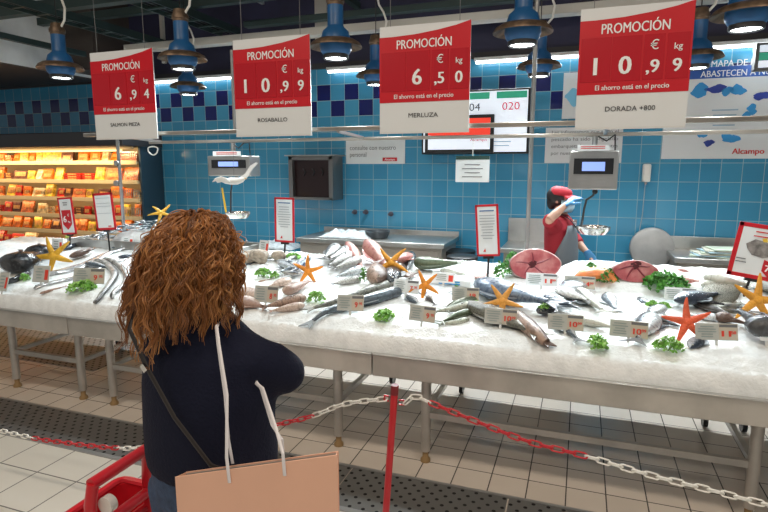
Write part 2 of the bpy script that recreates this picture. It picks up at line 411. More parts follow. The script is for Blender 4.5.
# ================================================================== PENDANT LAMPS
def make_lamp():
    t = thing('pendant_lamp', '', 'lamp', (0, 0, 0), local=True)
    MB().lathe([(.052, .33), (.052, .20), (.056, .19), (.085, .165), (.098, .12), (.105, .085), (.106, .06), (.098, .035), (.085, .016), (.078, .014)]).build('lamp_shade', blueenam, t)
    MB().lathe([(.10, .110), (.13, .108), (.16, .09), (.174, .068), (.174, .062), (.155, .074), (.125, .094), (.10, .098)]).build('brim', brass, t)
    MB().lathe([(.0535, .325), (.0545, .34), (.06, .345), (.06, .365), (.05, .385), (.045, .41), (.012, .415)]).build('cap', brass, t)
    r = MB().lathe([(.084, .018), (.086, -.004), (.078, -.012), (.074, -.004), (.074, .012)]); r.build('lens_ring', mat('lens_ring_dark', (.03, .03, .032), .4), t)
    l = MB(); l.lathe([(.001, -.003), (.07, -.003), (.07, .004), (.001, .004)]); l.build('led_disc', led, t)
    c = MB().tube([(0, 0, .41), (.0, 0, .5), (.0, 0, .9)], .004, 6); c.build('cable', black, t)
    c = MB().tube([(.045, 0, .385), (.085, 0, .43), (.10, 0, .52), (.07, 0, .60), (.03, 0, .66), (.01, 0, .75)], .009, 8); c.build('loop_cord', whitep, t)
    return t
lx1 = [-4.02, -2.82, -1.585, -.378, .765]; lx2 = [-4.95, -3.78, -1.33, -.375, .745]
l1 = ['leftmost blue bell lamp, hanging before the grey fascia', 'blue bell lamp hanging between the first and second promotion signs', 'blue bell lamp hanging between the second and third promotion signs',
      'large blue bell lamp hanging between the third and fourth signs', 'large blue bell lamp at the upper right corner']
l2 = ['blue bell lamp over the chilled cabinet in the rear row', 'small blue bell lamp in the rear row right of the first sign', 'blue bell lamp in the rear row peeking out left of the third sign',
      'small blue bell lamp in the rear row beside the long pole', 'blue bell lamp in the rear row just right of the fourth sign']
lamp = make_lamp(); first = True
for xs_, Yl, Zl, ls in ((lx1, 3.5, 2.465, l1), (lx2, 4.75, 2.47, l2)):
    for i, x in enumerate(xs_):
        if Yl > 4 and i == 0: continue
        if Yl > 4 and i == 2: x = P(378, 82, 4.75).x-.02
        o = lamp if first else dup(lamp)
        first = False
        o.location = (x, Yl, Zl); o['label'] = ls[i]; o['group'] = 'blue pendant lamps over the fish counter'
        ld = bpy.data.lights.new('lamp_spot', 'SPOT'); ld.energy = 30 if Yl < 4 else 50; ld.spot_size = R(125); ld.spot_blend = .7; ld.shadow_soft_size = .06; ld.color = (.88, .98, 1)
        lo = bpy.data.objects.new('lamp_spot', ld); col.objects.link(lo); lo.location = (x, Yl, Zl-.02)
# store lighting overhead behind the camera (rows of ceiling panels high above the aisle)
for x, y in ((-3.6, 1.0), (-.6, 1.0), (2.2, 1.0), (-3.6, -1.6), (-.6, -1.6), (2.2, -1.6)):
    ld = bpy.data.lights.new('store_light', 'AREA'); ld.shape = 'RECTANGLE'; ld.size = 1.4; ld.size_y = .4; ld.energy = 37; ld.color = (1, .86, .70)
    lo = bpy.data.objects.new('store_light', ld); col.objects.link(lo); lo.location = (x, y, 4.3)
w = bpy.data.worlds.new('world'); w.use_nodes = True; sc.world = w
w.node_tree.nodes['Background'].inputs[0].default_value = (.80, .82, .84, 1); w.node_tree.nodes['Background'].inputs[1].default_value = .28
# ================================================================== PROMOTION SIGNS
def promo(i, u0, v0, u1, digits, product, label, tilt):
    Y = 3.36; x0 = P(u0, v0, Y).x; W_ = P(u1, v0, Y).x-x0; zb = RZ2-.034; Hh = .632
    ox = x0; X = XA; Z = ZA
    def q(a, b, d=0): return Vector((ox+a*W_, Y-d, zb+b*Hh))
    t = thing('promotion_sign', label, 'sign', (ox+W_/2, Y, zb), group='promotion signs hung from the rail')
    MB().box2(q(0, 0, -.004), q(1, 1, .004)).build('board', paper, t)
    top = [(1.0, 1.0), (.85, .965), (.65, .935), (.4, .91), (.15, .90), (0, .90)]
    poly = [((a)*W_, b*Hh) for a, b in [(0, .285), (1, .285)]+top]
    MB().prism(poly, -.007, -.0045, (ox, Y, zb)).build('red_field', red, t)
    pk = mat('pocket_red', (.50, .006, .016), .25)
    for a, b in ((.02, .30), (.31, .57), (.59, .77), (.79, .985)):
        r = MB(); r.box2(q(a, .39, .008), q(b, .755, .0095)); r.build('price_pocket', pk, t)
    m = MB(); text(m, 'PROMOCIÓN', q(.5, .825, .0075), X, Z, .052, .60*W_, bold=.016); m.build('heading_lettering', letter, t)
    cx = [.16, .43]; big = digits[0]; c1, c2 = digits[1]
    for d, c in zip(big, cx if len(big) == 2 else [.43]): text(MB(), d, q(c, .52, .0105), X, Z, .092, bold=.028).build('price_digit', letter, t)
    for d, c in ((','+c1, .675), (c2, .885)): text(MB(), d, q(c, .50, .0105), X, Z, .066, bold=.026).build('price_digit', letter, t)
    text(MB(), '€', q(.68, .67, .0105), X, Z, .048, bold=.004).build('unit_lettering', letter, t); text(MB(), 'kg', q(.885, .65, .0105), X, Z, .032, bold=.01).build('unit_lettering', letter, t)
    m = MB(); text(m, 'El ahorro está en el precio', q(.5, .34, .0075), X, Z, .026, .66*W_, bold=.014); m.build('slogan_lettering', letter, t)
    m = MB(); text(m, product, q(.5, .16, .0045), X, Z, .026, (.03*len(product)+.12)*W_, bold=.004); m.build('product_lettering', ink, t)
    for a in (.12, .88): MB().tube([q(a, .995), q(a, 3.9)], .002, 5).build('hanging_cord', mat('cord_grey', (.2, .2, .2), .6), t)
    MB().box2(q(0, -.012, .006), q(1, .004, -.006)).build('bottom_bar', white, t)
promo(0, 93, 90, 155, ('6', '94'), 'SALMON PIEZA', 'red and white promotion sign priced 6,94 above the chilled cabinet', 0)
promo(1, 235, 90, 311, ('10', '99'), 'ROSABALLO', 'red and white promotion sign priced 10,99 with ROSABALLO below', 0)
promo(2, 380, 80, 470, ('6', '50'), 'MERLUZA', 'red and white promotion sign priced 6,50 with MERLUZA below', 0)
promo(3, 578, 70, 690, ('10', '99'), 'DORADA +800', 'largest-looking promotion sign, priced 10,99 with DORADA +800 below', 0)
# ================================================================== ON THE BACK WALL
YW = WY-.0065
def board(name, u0, v0, u1, v1, label, cat, m=paper, x1=None, th=.01, Y=None):
    Y = Y or YW; a = P(u0, v0, Y); b = P(u1, v1, Y)
    X0, X1 = a.x, (x1 if x1 is not None else b.x); z1, z0 = a.z, P(u0, v1, Y).z
    if v1 > 300: z0 = b.z
    t = thing(name, label, cat, ((X0+X1)/2, Y, z0)); MB().box2((X0, Y-th/2, z0), (X1, Y+th/2, z1)).build('panel', m, t, .002)
    return t, X0, X1, z0, z1, Y-th/2
t, a, b, z0, z1, y = board('wall_sign', 346, 139, 405, 164, 'white wall sign reading consulte con nuestro personal', 'sign')
m = MB(); text(m, 'consulte con nuestro', (a+.05, y, z1-.10), XA, ZA, .05, .55*1.0, False, .006); text(m, 'personal', (a+.05, y, z1-.175), XA, ZA, .05, .2, False, .006); m.build('lettering', greypaper, t)
m = MB().box2((b-.26, y-.003, z0+.03), (b-.09, y, z0+.07)); m.build('logo_strip', red, t); m = MB(); text(m, 'Alcampo', (b-.175, y-.003, z0+.05), XA, ZA, .024, .12); m.build('logo_lettering', letter, t)
t, a, b, z0, z1, y = board('wall_sign', 546, 128, 621, 163, 'white wall sign of grey text behind the right scale', 'sign')
m = MB()
for i, s in enumerate(('Les informamos que todo el', 'pescado ha sido congelado', 'embarquetado, se encuentra', 'por nuestro personal')): text(m, s, (a+.06, y, z1-.045-.068*i), XA, ZA, .034, (b-a)*(.86 if i < 3 else .62), False, .004)
m.build('lettering', greypaper, t)
# map board
def blob(cx, cz, r, sx, seed, n=22):
    rr = random.Random(seed); ph = [rr.uniform(0, 6.28) for _ in range(4)]
    return [(cx+sx*r*(1+.22*math.sin(2*a+ph[0])+.16*math.sin(3*a+ph[1])+.1*math.sin(5*a+ph[2])+.06*math.sin(9*a+ph[3]))*math.cos(a), cz+r*(1+.22*math.sin(2*a+ph[1])+.15*math.sin(3*a+ph[2])+.1*math.sin(6*a+ph[0]))*math.sin(a)) for a in [2*PI*k/n for k in range(n)]]
t, a, b, z0, z1, y = board('map_board', 668, 69, 768, 159, 'large white board with a blue map of regions, upper right wall', 'map board', x1=2.5)
mb_blue = mat('map_blue', (.03, .30, .66), .5); mb_dark = mat('map_navy', (.02, .05, .32), .5); mb_head = mat('map_header', (.02, .10, .42), .5)
hz = P(720, 78, y).z; MB().box2((a, y-.003, hz), (b, y, z1-.002)).build('header_band', mb_head, t)
m = MB(); c = P(729, 66, y); text(m, 'MAPA DE LAS PROVINCIAS QUE', (c.x-.14, y-.003, hz+.125), XA, ZA, .055, .98, False, .012); text(m, 'ABASTECEN A NUESTROS MERCADOS', (c.x-.22, y-.003, hz+.04), XA, ZA, .055, 1.16, False, .012); m.build('header_lettering', letter, t)
for i, (u, v, r, sx, mm) in enumerate(((700, 91, .075, 1.1, mb_blue), (716, 89, .045, 1.8, mb_dark), (727, 91, .05, 1, mb_blue), (738, 90, .06, 1, mb_blue), (763, 96, .05, 1.5, mb_dark), (752, 109, .055, .8, mb_blue), (746, 117, .05, 1, mb_blue), (702, 135, .04, 1, mb_blue), (709, 143, .04, 1, mb_dark), (730, 138, .06, 1.3, mb_blue), (785, 110, .12, 1, mb_blue), (800, 90, .1, 1, mb_dark))):
    c = P(u, v, y); MB().prism(blob(c.x, c.z, r*.72, sx*1.25, i), -.004, 0, (0, y, 0), None).build('map_area', mm, t)
m = MB(); c = P(725, 110, y); lines(m, (c.x, y, c.z), XA, ZA, .30, 4, .045, .012); m.build('caption_lines', mat('pale_print', (.35, .50, .62), .5), t)
m = MB(); c = P(748, 151, y); text(m, 'Alcampo', c, XA, ZA, .05, .25, bold=.02); m.build('logo_lettering', redink, t)
t, a, b, z0, z1, y = board('wall_poster', 564, 73, 600, 119, 'white poster with pale blue map left of the fourth promotion sign', 'poster')
c = P(573, 97, y); MB().prism(blob(c.x, c.z, .07, 1, 5), -.003, 0, (0, y, 0)).build('map_area', mat('map_pale', (.2, .55, .78), .5), t)
MB().box2((a+.01, y-.02, z0-.06), (b, y+.01, z0-.02)).build('lower_rail', mat('dark_teal', (.02, .09, .11), .4), t)
# queue screens
scr = mat('screen_white', (.75, .8, .86), .3, emit=.55, ec=(.80, .88, 1)); scr_red = mat('screen_red', (.8, .05, .03), .3, emit=.5, ec=(1, .06, .03)); scr_gr = mat('screen_green', (.03, .35, .22), .4, emit=.25, ec=(.03, .5, .3)); num = mat('screen_ink', (.05, .06, .07), .5); scr_mag = mat('screen_crimson', (.6, .01, .05), .5, emit=.3)
Yq = 5.72; a = P(424, 92, Yq); b = P(526, 152, Yq); zt, zbm = P(470, 92, Yq).z, P(470, 152, Yq).z
t = thing('queue_screen', 'wide white ticket number screen showing 004 and 020', 'screen', ((a.x+b.x)/2, Yq, zbm))
MB().box2((a.x-.02, Yq, zbm-.02), (b.x+.02, Yq+.10, zt+.02)).build('casing', black, t, .006)
MB().box2((a.x, Yq-.004, zbm), (b.x, Yq, zt)).build('display', scr, t)
MB().box2((a.x+.4, Yq+.10, (zt+zbm)/2-.1), (a.x+.6, WY-.001, (zt+zbm)/2+.1)).build('wall_bracket', black, t)
sp = P(494, 120, Yq).x; w2 = b.x-sp
MB().box2((sp+.02, Yq-.007, zt-.075), (b.x-.01, Yq-.004, zt-.01)).build('green_band', scr_gr, t)
MB().box2((P(460, 100, Yq).x, Yq-.007, zt-.075), (sp-.05, Yq-.004, zt-.01)).build('green_band', scr_gr, t)
m = MB(); text(m, '020', ((sp+b.x)/2, Yq-.004, zt-.15), XA, ZA, .075, .17, bold=.005); m.build('number_lettering', scr_mag, t)
m = MB(); text(m, '004', (P(472, 104, Yq).x, Yq-.004, zt-.15), XA, ZA, .075, .17, bold=.005); m.build('number_lettering', num, t)
m = MB(); lines(m, ((sp+b.x)/2-.05, Yq-.004, zbm+.10), XA, ZA, .22, 2, .04, .008, True); m.build('caption_lines', mat('pale_print', (.3, .4, .5)), t)
a2 = P(425, 114, Yq-.06); b2 = P(493, 152, Yq-.06); zt2 = P(490, 114, Yq-.06).z; zb2 = P(450, 153, Yq-.06).z
t = thing('advert_screen', 'black framed screen with a red and white advert below the ticket numbers', 'screen', ((a2.x+b2.x)/2, Yq-.06, zb2))
MB().box2((a2.x, Yq-.055, zb2), (b2.x, Yq-.009, zt2)).build('frame', black, t, .006)
MB().box2((a2.x+.035, Yq-.058, zb2+.035), (b2.x-.035, Yq-.0552, zt2-.035)).build('display', scr, t)
hx = (b2.x-a2.x)-.07; x0 = a2.x+.035; hz = zt2-.035-(zb2+.035)
MB().prism([(x0, zb2+.035+hz*.48), (x0+hx*.5, zb2+.035+hz*.36), (x0+hx, zb2+.035+hz*.40), (x0+hx, zt2-.035), (x0, zt2-.035)], -.061, -.0582, (0, Yq, 0)).build('red_area', scr_red, t)
m = MB(); text(m, 'Alcampo', (b2.x-.15, Yq-.058, zb2+.13), XA, ZA, .03, .17, bold=.01); m.build('logo_lettering', redink, t)
# hanging note below the screens
t, a, b, z0, z1, y = board('hanging_note', 456, 156, 489, 182, 'small white note with a dark top edge hanging below the advert screen', 'note', Y=3.9)
MB().box2((a, y-.003, z1-.025), (b, y, z1)).build('top_edge', mat('dark_green_print', (.02, .06, .05), .5), t)
m = MB(); lines(m, ((a+b)/2, y, z1-.06), XA, ZA, (b-a)*.8, 4, .028, .005); m.build('print_lines', greypaper, t)
MB().tube([((a+b)/2, y+.005, z1), ((a+b)/2, y+.005, RZ1-.018)], .003, 5).build('hanging_cord', whitep, t)
# lit box at the upper right and a cable loop at the left rail end
c = P(757, 43, 5.6); t = thing('light_box', 'small lit green and white box at the upper right corner beside the map header', 'light box', (c.x+.2, 5.6, c.z-.22))
MB().box2((c.x, 5.6, c.z-.22), (c.x+.5, 5.70, c.z)).build('casing', mat('box_grey', (.12, .12, .12), .5), t, .005)
for k, (z0_, z1_, mm) in enumerate(((.02, .075, scr), (.08, .14, scr_gr), (.145, .20, scr))): MB().box2((c.x+.025, 5.595, c.z-z1_), (c.x+.475, 5.5995, c.z-z0_)).build('lit_panel', mm, t)
MB().box2((c.x+.2, 5.70, c.z-.16), (c.x+.3, WY-.001, c.z-.06)).build('wall_bracket', black, t)
c = P(153, 150, 3.9); tag(MB().tube([c+Vector((.05*math.cos(a), .01*math.sin(2*a), .03*math.sin(a)+(-.012 if a > 3 else 0))) for a in [2*PI*k/18 for k in range(18)]], .006, 6, closed=True).build('cable_loop', whitep), 'white cable loop hanging at the left end of the rear rail', 'cable loop')
# open steel wall box
Yb = 5.62; a = P(288, 157, Yb); b = P(333, 200, Yb); zt = P(310, 156, Yb).z; zb_ = P(310, 200, Yb).z
t = thing('wall_box', 'open-fronted steel wall box with a dark inside', 'wall box', ((a.x+b.x)/2, Yb, zb_))
m = MB(); f = .05
for q in ((a.x, zb_, a.x+f, zt), (b.x-f, zb_, b.x, zt), (a.x, zt-f*.9, b.x, zt), (a.x, zb_, b.x, zb_+f*.6)): m.box2((q[0], Yb, q[1]), (q[2], WY-.001, q[3]))
m.build('housing', mat('dull_steel', (.20, .20, .20), .4, .7), t, .004)
MB().box2((a.x+f, Yb+.06, zb_+.03), (b.x-f, Yb+.10, zt-.04)).build('dark_screen', mat('smoked_panel', (.025, .012, .012), .12), t)
MB().box2((a.x-.03, Yb-.03, zt), (b.x+.03, WY-.001, zt+.012)).build('top_plate', steel, t)
for i in range(3):
    c = P(303+9*i, 172, Yb+.05); MB().tube([c+Vector((0, .005, .04)), c+Vector((.03, .0, .0)), c+Vector((.01, .0, -.04))], .008, 6).build('hook', black, t)
# soap dispenser + cord, valves
c = P(647, 173, 5.80); t = thing('wall_dispenser', 'small white dispenser on the blue tiles above the round pan', 'dispenser', c)
MB().box2(c+Vector((-.035, 0, -.085)), c+Vector((.035, .098, .085))).build('body', whitep, t, .015)
MB().cyl(c+Vector((0, .05, -.11)), c+Vector((0, .05, -.085)), .014, 12).build('nozzle', chrome, t)
MB().tube([c+Vector((0, .09, -.11)), c+Vector((-.005, .085, -.4)), c+Vector((-.04, .085, -.75))], .004, 6).build('cord', mat('pale_cord', (.45, .55, .6), .5), t)
for i, (u, v) in enumerate(((355, 212), (366, 212), (391, 214))):
    c = P(u, v, 5.86); tag(MB().lathe([(.028, -.005), (.028, .01), (.012, .016)], c, 14, 0, Matrix.Rotation(R(90), 3, 'X')).lathe([(.01, .015), (.01, .05), (.016, .055), (.016, .065)], c, 12, 0, Matrix.Rotation(R(90), 3, 'X')).build('pipe_valve', mat('dull_copper', (.10, .09, .12), .5, .4)),
        ['left one of two close pipe stubs on the tiles right of the framed card', 'right one of two close pipe stubs on the tiles right of the framed card', 'lone pipe stub on the tiles above the steel worktop end'][i], 'pipe stub')
# ================================================================== WORKTOPS behind
def counter(name, u0, u1, vtop, Yf, label, depth=.5, x1=None, splash=.0):
    a = P(u0, vtop, Yf); b = P(u1, vtop, Yf); z = (a.z+b.z)/2 if x1 is None else b.z
    X0, X1 = a.x, (x1 or b.x); t = thing(name, label, 'worktop', ((X0+X1)/2, Yf, 0))
    MB().box2((X0, Yf, z-.045), (X1, Yf+depth, z)).build('worktop', steel, t, .006)
    MB().box2((X0+.03, Yf+.04, .12), (X1-.03, Yf+depth-.03, z-.046)).build('cabinet_body', mat('cabinet_steel', (.42, .38, .33), .45, .4), t)
    n = max(2, int((X1-X0)/.6))
    for i in range(n):
        xa = X0+.05+(X1-X0-.1)*i/n; xb = X0+.05+(X1-X0-.1)*(i+1)/n
        MB().box2((xa+.006, Yf+.022, .16), (xb-.006, Yf+.039, z-.075)).build('door', mat('cabinet_steel', (.42, .38, .33)), t, .003)
    for xx in (X0+.08, X1-.08):
        MB().cyl((xx, Yf+.1, 0), (xx, Yf+.1, .121), .02, 10).build('leg', steel, t)
    if splash: MB().box2((X0, Yf+depth-.02, z), (X1, Yf+depth, z+splash)).build('splashback', steel, t, .003)
    return X0, X1, z
cl = counter('steel_counter', 296, 444, 241, 5.15, 'steel worktop with cabinet doors behind the pink fish', .7, splash=.05)
cm = counter('steel_counter', 500, 575, 250, 5.25, 'low steel worktop behind the worker with tall splashback', .6, splash=.24)
cr = counter('steel_counter', 674, 768, 262, 5.25, 'steel worktop at the right carrying the paper sheets', .6, x1=2.3, splash=.12)
c3 = counter('steel_counter', 196, 262, 248, 5.3, 'steel worktop end partly hidden behind the curly hair', .55)
# plastic film / sheets on counters
def crumple(name, x0, x1, y0, y1, z, h, m, label, cat, seed, n=26):
    mb = MB(); rr = random.Random(seed); vs = []
    for i in range(n+1):
        for j in range(9):
            a, b = i/n, j/8; e = min(1, 5*min(a, 1-a))*min(1, 4*min(b, 1-b))
            vs.append((x0+(x1-x0)*a+rr.uniform(-.006, .006), y0+(y1-y0)*b, z+.004+h*e*(.35+.65*abs(noise.noise(Vector((a*6+seed, b*3, seed)))+.4*noise.noise(Vector((a*16, b*9, seed)))))))
    fs = [(i*9+j, (i+1)*9+j, (i+1)*9+j+1, i*9+j+1) for i in range(n) for j in range(8)]
    mb.add(vs, fs, 0, True); o = mb.build(name, m); s = o.modifiers.new('s', 'SOLIDIFY'); s.thickness = .004; s.offset = 1
    return tag(o, label, cat)
film = mat('clear_film', (.72, .78, .82), .2, noise_s=20, noise_a=.2)
a = P(318, 240, 5.2); b = P(362, 240, 5.2); crumple('plastic_sheet', a.x-.02, b.x+.06, 5.22, 5.6, cl[2], .11, film, 'crumpled clear plastic sheets on the long steel worktop, right of the framed card', 'plastic sheet', 3)
a = P(246, 240, 5.2); b = P(284, 240, 5.2); crumple('plastic_sheet', a.x, b.x, 5.35, 5.7, c3[2] if a.x < c3[1] else cl[2], .12, film, 'crumpled clear plastic sheets left of the framed card', 'plastic sheet', 5)
a = P(354, 240, 5.2); tag(MB().lathe([(.10, 0), (.13, .07), (.135, .075), (.12, .075), (.09, .01)], (a.x+.18, 5.42, cl[2]+.001), 24).build('tray_tub', mat('grey_tub', (.06, .07, .08), .4)), 'dark grey tub on the worktop beside the plastic sheets', 'tub')
a = P(228, 232, 5.5); m = MB(); rq = random.Random(8)
for i in range(9): m.ell((a.x+rq.uniform(-.05, .05), 5.5+rq.uniform(-.03, .03), c3[2]+.085+rq.uniform(-.02, .06)), (.06, .05, .062), 10)
wb = thing('white_bag', 'small bunched white bag beside the hair below the left scale', 'bag', (a.x, 5.5, c3[2])); fused('bag_body', m, .012, film, wb, 3)
pal = [mat('paper_green', (.60, .68, .55), .6), mat('paper_blue', (.45, .62, .72), .6), mat('paper_cream', (.72, .70, .58), .6)]
for i in range(7):
    a = P(691+i*1.4, 260, 5.3)
    o = MB().box((0, 0, 0), (.34+.02*(i % 3), .26, .008)).build('wrapping_paper', pal[i % 3]); o.location = (a.x+.19+.012*i, 5.45-.01*(i % 2), cr[2]+.006+i*.0105); o.rotation_euler = (0, 0, R((-14, 5, 10, -6, 14, -3, 8)[i]))
    tag(o, 'loose sheet in the stack of pale wrapping paper on the right worktop', 'paper sheet', 'pale wrapping paper stack on the right worktop')
# black round bins
def bin_(u, v, s, label, open_):
    c = P(u, v, 5.0); zt_ = c.z; t = thing('black_tub', label, 'tub', (c.x, c.y+.1, 0))
    o = (c.x, c.y+.1, 0); MB().lathe([(.11, 0), (.135, zt_-.03), (.145, zt_-.03), (.145, zt_-.01), (.13, zt_-.01), (.128, zt_-.04), (.10, .02)], o, 28).build('body', black, t)
    if open_ is not None: MB().lathe([(.001, zt_-.008), (.15, zt_-.008), (.15, zt_+.01), (.14, zt_+.018), (.001, zt_+.022)], o, 28).build('lid', black, t)
bin_(460, 259, 1, 'round lidded black tub, nearer of two behind the ice by the framed card', 1)
c = P(459, 251, 5.5); t = thing('black_tub', 'taller black tub standing behind the nearer tub', 'tub', (c.x, 5.5, 0))
MB().lathe([(.12, 0), (.15, c.z-.03), (.165, c.z-.03), (.165, c.z-.012), (.15, c.z-.012), (.148, c.z-.05), (.11, .02)], (c.x, 5.5, 0), 28).build('body', black, t); MB().lathe([(.001, c.z-.01), (.17, c.z-.01), (.165, c.z+.008), (.001, c.z+.012)], (c.x, 5.5, 0), 28).build('lid', black, t)
# round pan leaning on the wall
c = P(652, 248, 5.72); tag(MB().lathe([(.001, .0), (.15, .0), (.185, .012), (.19, .035), (.197, .035), (.19, .004), (.155, -.008), (.001, -.008)], c, 40, 0, Matrix.Rotation(R(82), 3, 'X') @ Matrix.Rotation(R(180), 3, 'X')).build('round_pan', mat('pan_steel', (.42, .41, .40), .5, .3, noise_s=5, noise_a=.15)), 'round dull steel pan hanging upright on the tiles', 'pan')
c = P(656, 278, 5.3); t = thing('dark_bucket', 'dark bucket half hidden below the round pan', 'bucket', (c.x, 5.4, c.z-.35))
MB().lathe([(.11, 0), (.14, .3), (.15, .31), (.13, .31), (.1, .01)], (c.x, 5.4, c.z-.35), 24).build('body', black, t); MB().tube([(c.x+.14*math.cos(k*PI/8), 5.4, c.z-.05+.12*math.sin(k*PI/8)) for k in range(9)], .006, 6).build('handle', chrome, t)
# ================================================================== HANGING SCALES
lcd = mat('scale_lcd', (.25, .35, .8), .3, emit=.55, ec=(.28, .42, 1))
def scale(u0, v0, u1, v1, tu, tv, tr, label, pole_u):
    Y = 3.9; a = P(u0, v0, Y); b = P(u1, v0, Y); zt = a.z; zb = P(u0, v1, Y).z; cx = (a.x+b.x)/2; w = b.x-a.x
    t = thing('hanging_scale', label, 'scale', (cx, Y, zb))
    MB().box2((a.x, Y-.075, zb), (b.x, Y+.075, zt)).build('housing', steel, t, .008)
    MB().box2((a.x+w*.10, Y-.08, zt-(zt-zb)*.60), (b.x-w*.10, Y-.0755, zt-(zt-zb)*.20)).build('display_panel', black, t)
    MB().box2((a.x+w*.27, Y-.084, zt-(zt-zb)*.52), (b.x-w*.27, Y-.0802, zt-(zt-zb)*.29)).build('display', lcd, t)
    MB().box2((a.x+w*.15, Y-.082, zt-.002), (b.x-w*.2, Y-.076, zt+.035)).build('notice_strip', paper, t)
    m = MB(); lines(m, (cx-.01, Y-.082, zt+.025), XA, ZA, w*.5, 2, .012, .004, rnd=random.Random(2)); m.build('notice_print', redink, t)
    MB().cyl((cx+.0, Y, zt), (cx, Y, RZ1), .018, 12).build('hanger_pole', pm, t)
    MB().tube([(cx+.02, Y-.02, zt+.09), (cx+.07, Y-.03, zt+.06), (cx+.12, Y-.03, zt+.10), (b.x-.03, Y-.03, zt+.10), (b.x-.025, Y-.03, zt+.002)], .005, 6).build('power_cord', black, t)
    c = P(tu, tv, Y); Yt = Y
    tray = MB().lathe([(.001, .0), (tr*.75, .0), (tr*.97, .03), (tr, .045), (tr*1.03, .045), (tr*1.0, .025), (tr*.78, -.006), (.001, -.006)], (c.x, Yt, c.z-.02), 30).build('weighing_tray', chrome, t)
    MB().tube([(cx+.02, Y, zb), (cx+.01, Y, zb-.04), (cx-.03, Y, zb-.07), (c.x-tr*.6, Y, zb-.13), (c.x-tr*.72, Y, c.z-.0)], .007, 8).build('tray_hanger', mat('hanger_dark', (.08, .08, .08), .4, .6), t)
    MB().ell((cx+.02, Y, zb-.015), (.018, .018, .018), 12).build('hanger_knob', black, t)
    return cx, zb
scale(570, 151, 619, 189, 593, 230, .105, 'hanging steel scale with a blue display to the right of the worker', 596)
sx, szb = scale(213, 156, 255, 176, 238, 215, .10, 'hanging steel scale with a blue display behind the white gull', 233)
# white gull ornament
c = P(233, 181, 3.55); t = thing('gull_ornament', 'white flying gull ornament hanging before the left scale', 'ornament', c, local=True)
gw = mat('gull_white', (.80, .80, .78), .5)
MB().tube([(-.10, 0, -.005), (-.07, 0, -.003), (-.02, 0, 0), (.04, 0, .0), (.08, 0, .008), (.105, 0, .02)], [.004, .018, .028, .026, .018, .006], 12).build('body', gw, t)
MB().prism([(-.02, -.012), (.01, .012), (.07, .05), (.11, .11), (.155, .135), (.17, .13), (.13, .09), (.09, .03), (.05, -.012)], -.006, .006, (0.015, .03, .005), Matrix.Rotation(R(-12), 3, 'X')).build('wing', gw, t)
MB().prism([(.0, -.012), (-.03, .018), (-.08, .03), (-.13, .018), (-.165, -.012), (-.13, -.004), (-.08, -.008), (-.04, -.018)], -.006, .006, (.0, -.03, .004), Matrix.Rotation(R(20), 3, 'X')).build('wing', gw, t)
MB().prism([(-.09, -.006), (-.14, .012), (-.15, 0), (-.14, -.016)], -.003, .003).build('tail', gw, t)
MB().tube([(.10, 0, .02), (.122, 0, .014)], [.006, .001], 8).build('beak', mat('beak_yellow', (.7, .4, .05), .4), t)
MB().tube([(0.01, 0, .02), (.0, .02, RZ1-.02-c.z)], .0015, 5).build('thread', mat('cord_grey', (.2, .2, .2)), t)
tag(MB().tube([P(222, 188, 3.9), P(224, 200, 3.88), P(226, 212, 3.87)], .008, 8).build('yellow_cord', mat('yellow_plastic', (.7, .45, .03), .4)), 'short yellow cord hanging below the gull', 'cord')
# ================================================================== CHILLED CABINET
FY = 5.47
fx1 = P(141, 200, FY).x; fx0 = -8.9
fr = thing('chilled_cabinet', 'open chilled cabinet with warm lit shelves of packets, far left', 'cabinet', ((fx0+fx1)/2, FY, 0))
fw = mat('cabinet_cream', (.60, .47, .27), .45); fdk = mat('cabinet_dark', (.035, .035, .04), .4)
MB().box2((fx0, 5.80, 0), (fx1, 5.885, 2.0)).build('back_panel', fw, fr)
MB().box2((fx1-.03, FY+.04, 0), (fx1, 5.885, 2.02)).build('side_panel', mat('slate_blue_panel', (.028, .065, .10)), fr)
ct = P(60, 148, FY-.0).z
MB().box2((fx0, FY-.26, ct+.004), (fx1+.02, 5.885, P(60, 134, FY).z)).build('canopy', fdk, fr, .01)
MB().box2((fx0, FY-.065, ct-.03), (fx1-.031, FY-.03, ct)).build('canopy_lip', mat('shelf_edge', (.80, .64, .38), .4), fr)
MB().box2((fx0, FY-.02, 0), (fx1, 5.8, .35)).build('plinth', fdk, fr)
sh_z = [P(65, v, FY).z for v in (162, 180.6, 198, 215, 231, 247.5)]
for k, z in enumerate(sh_z):
    s = MB().box2((fx0, FY+.012, z-.02), (fx1-.031, 5.79, z)).build('shelf', fw, fr)
    MB().box2((fx0, FY-.005, z-.032), (fx1-.031, FY+.011, z+.016)).build('price_rail', mat('shelf_edge', (.66, .52, .30)), s)
    g = MB()
    x = fx1-1.1
    for xx in [fx1-.04-.03*q for q in range(9)]: g.cyl((xx, FY+.02, z+.016), (xx, FY+.02, z+.12), .0025, 5)
    g.cyl((fx1-.3, FY+.02, z+.12), (fx1-.035, FY+.02, z+.12), .003, 5)
    g.build('wire_guard', chrome, s)
warm = mat('warm_tube', (1, .8, .5), .4, emit=1.6, ec=(1, .72, .34))
zs = [ct-.035]+[z-.022 for z in sh_z]
for k, z in enumerate(zs):
    if k == 0: MB().cyl((fx0+.05, FY-.19, z-.012), (fx1-.06, FY-.19, z-.012), .011, 8).build('light_tube', warm, fr)
    ld = bpy.data.lights.new('shelf_light', 'AREA'); ld.shape = 'RECTANGLE'; ld.size = fx1-fx0-.3; ld.size_y = .03; ld.energy = 22 if k == 0 else 2.2; ld.color = (1, .70, .36)
    lo = bpy.data.objects.new('shelf_light', ld); col.objects.link(lo); lo.location = ((fx0+fx1)/2, FY-.19 if k == 0 else FY+.05, z-.03); lo.rotation_euler = (R(28 if k == 0 else 38), 0, 0)
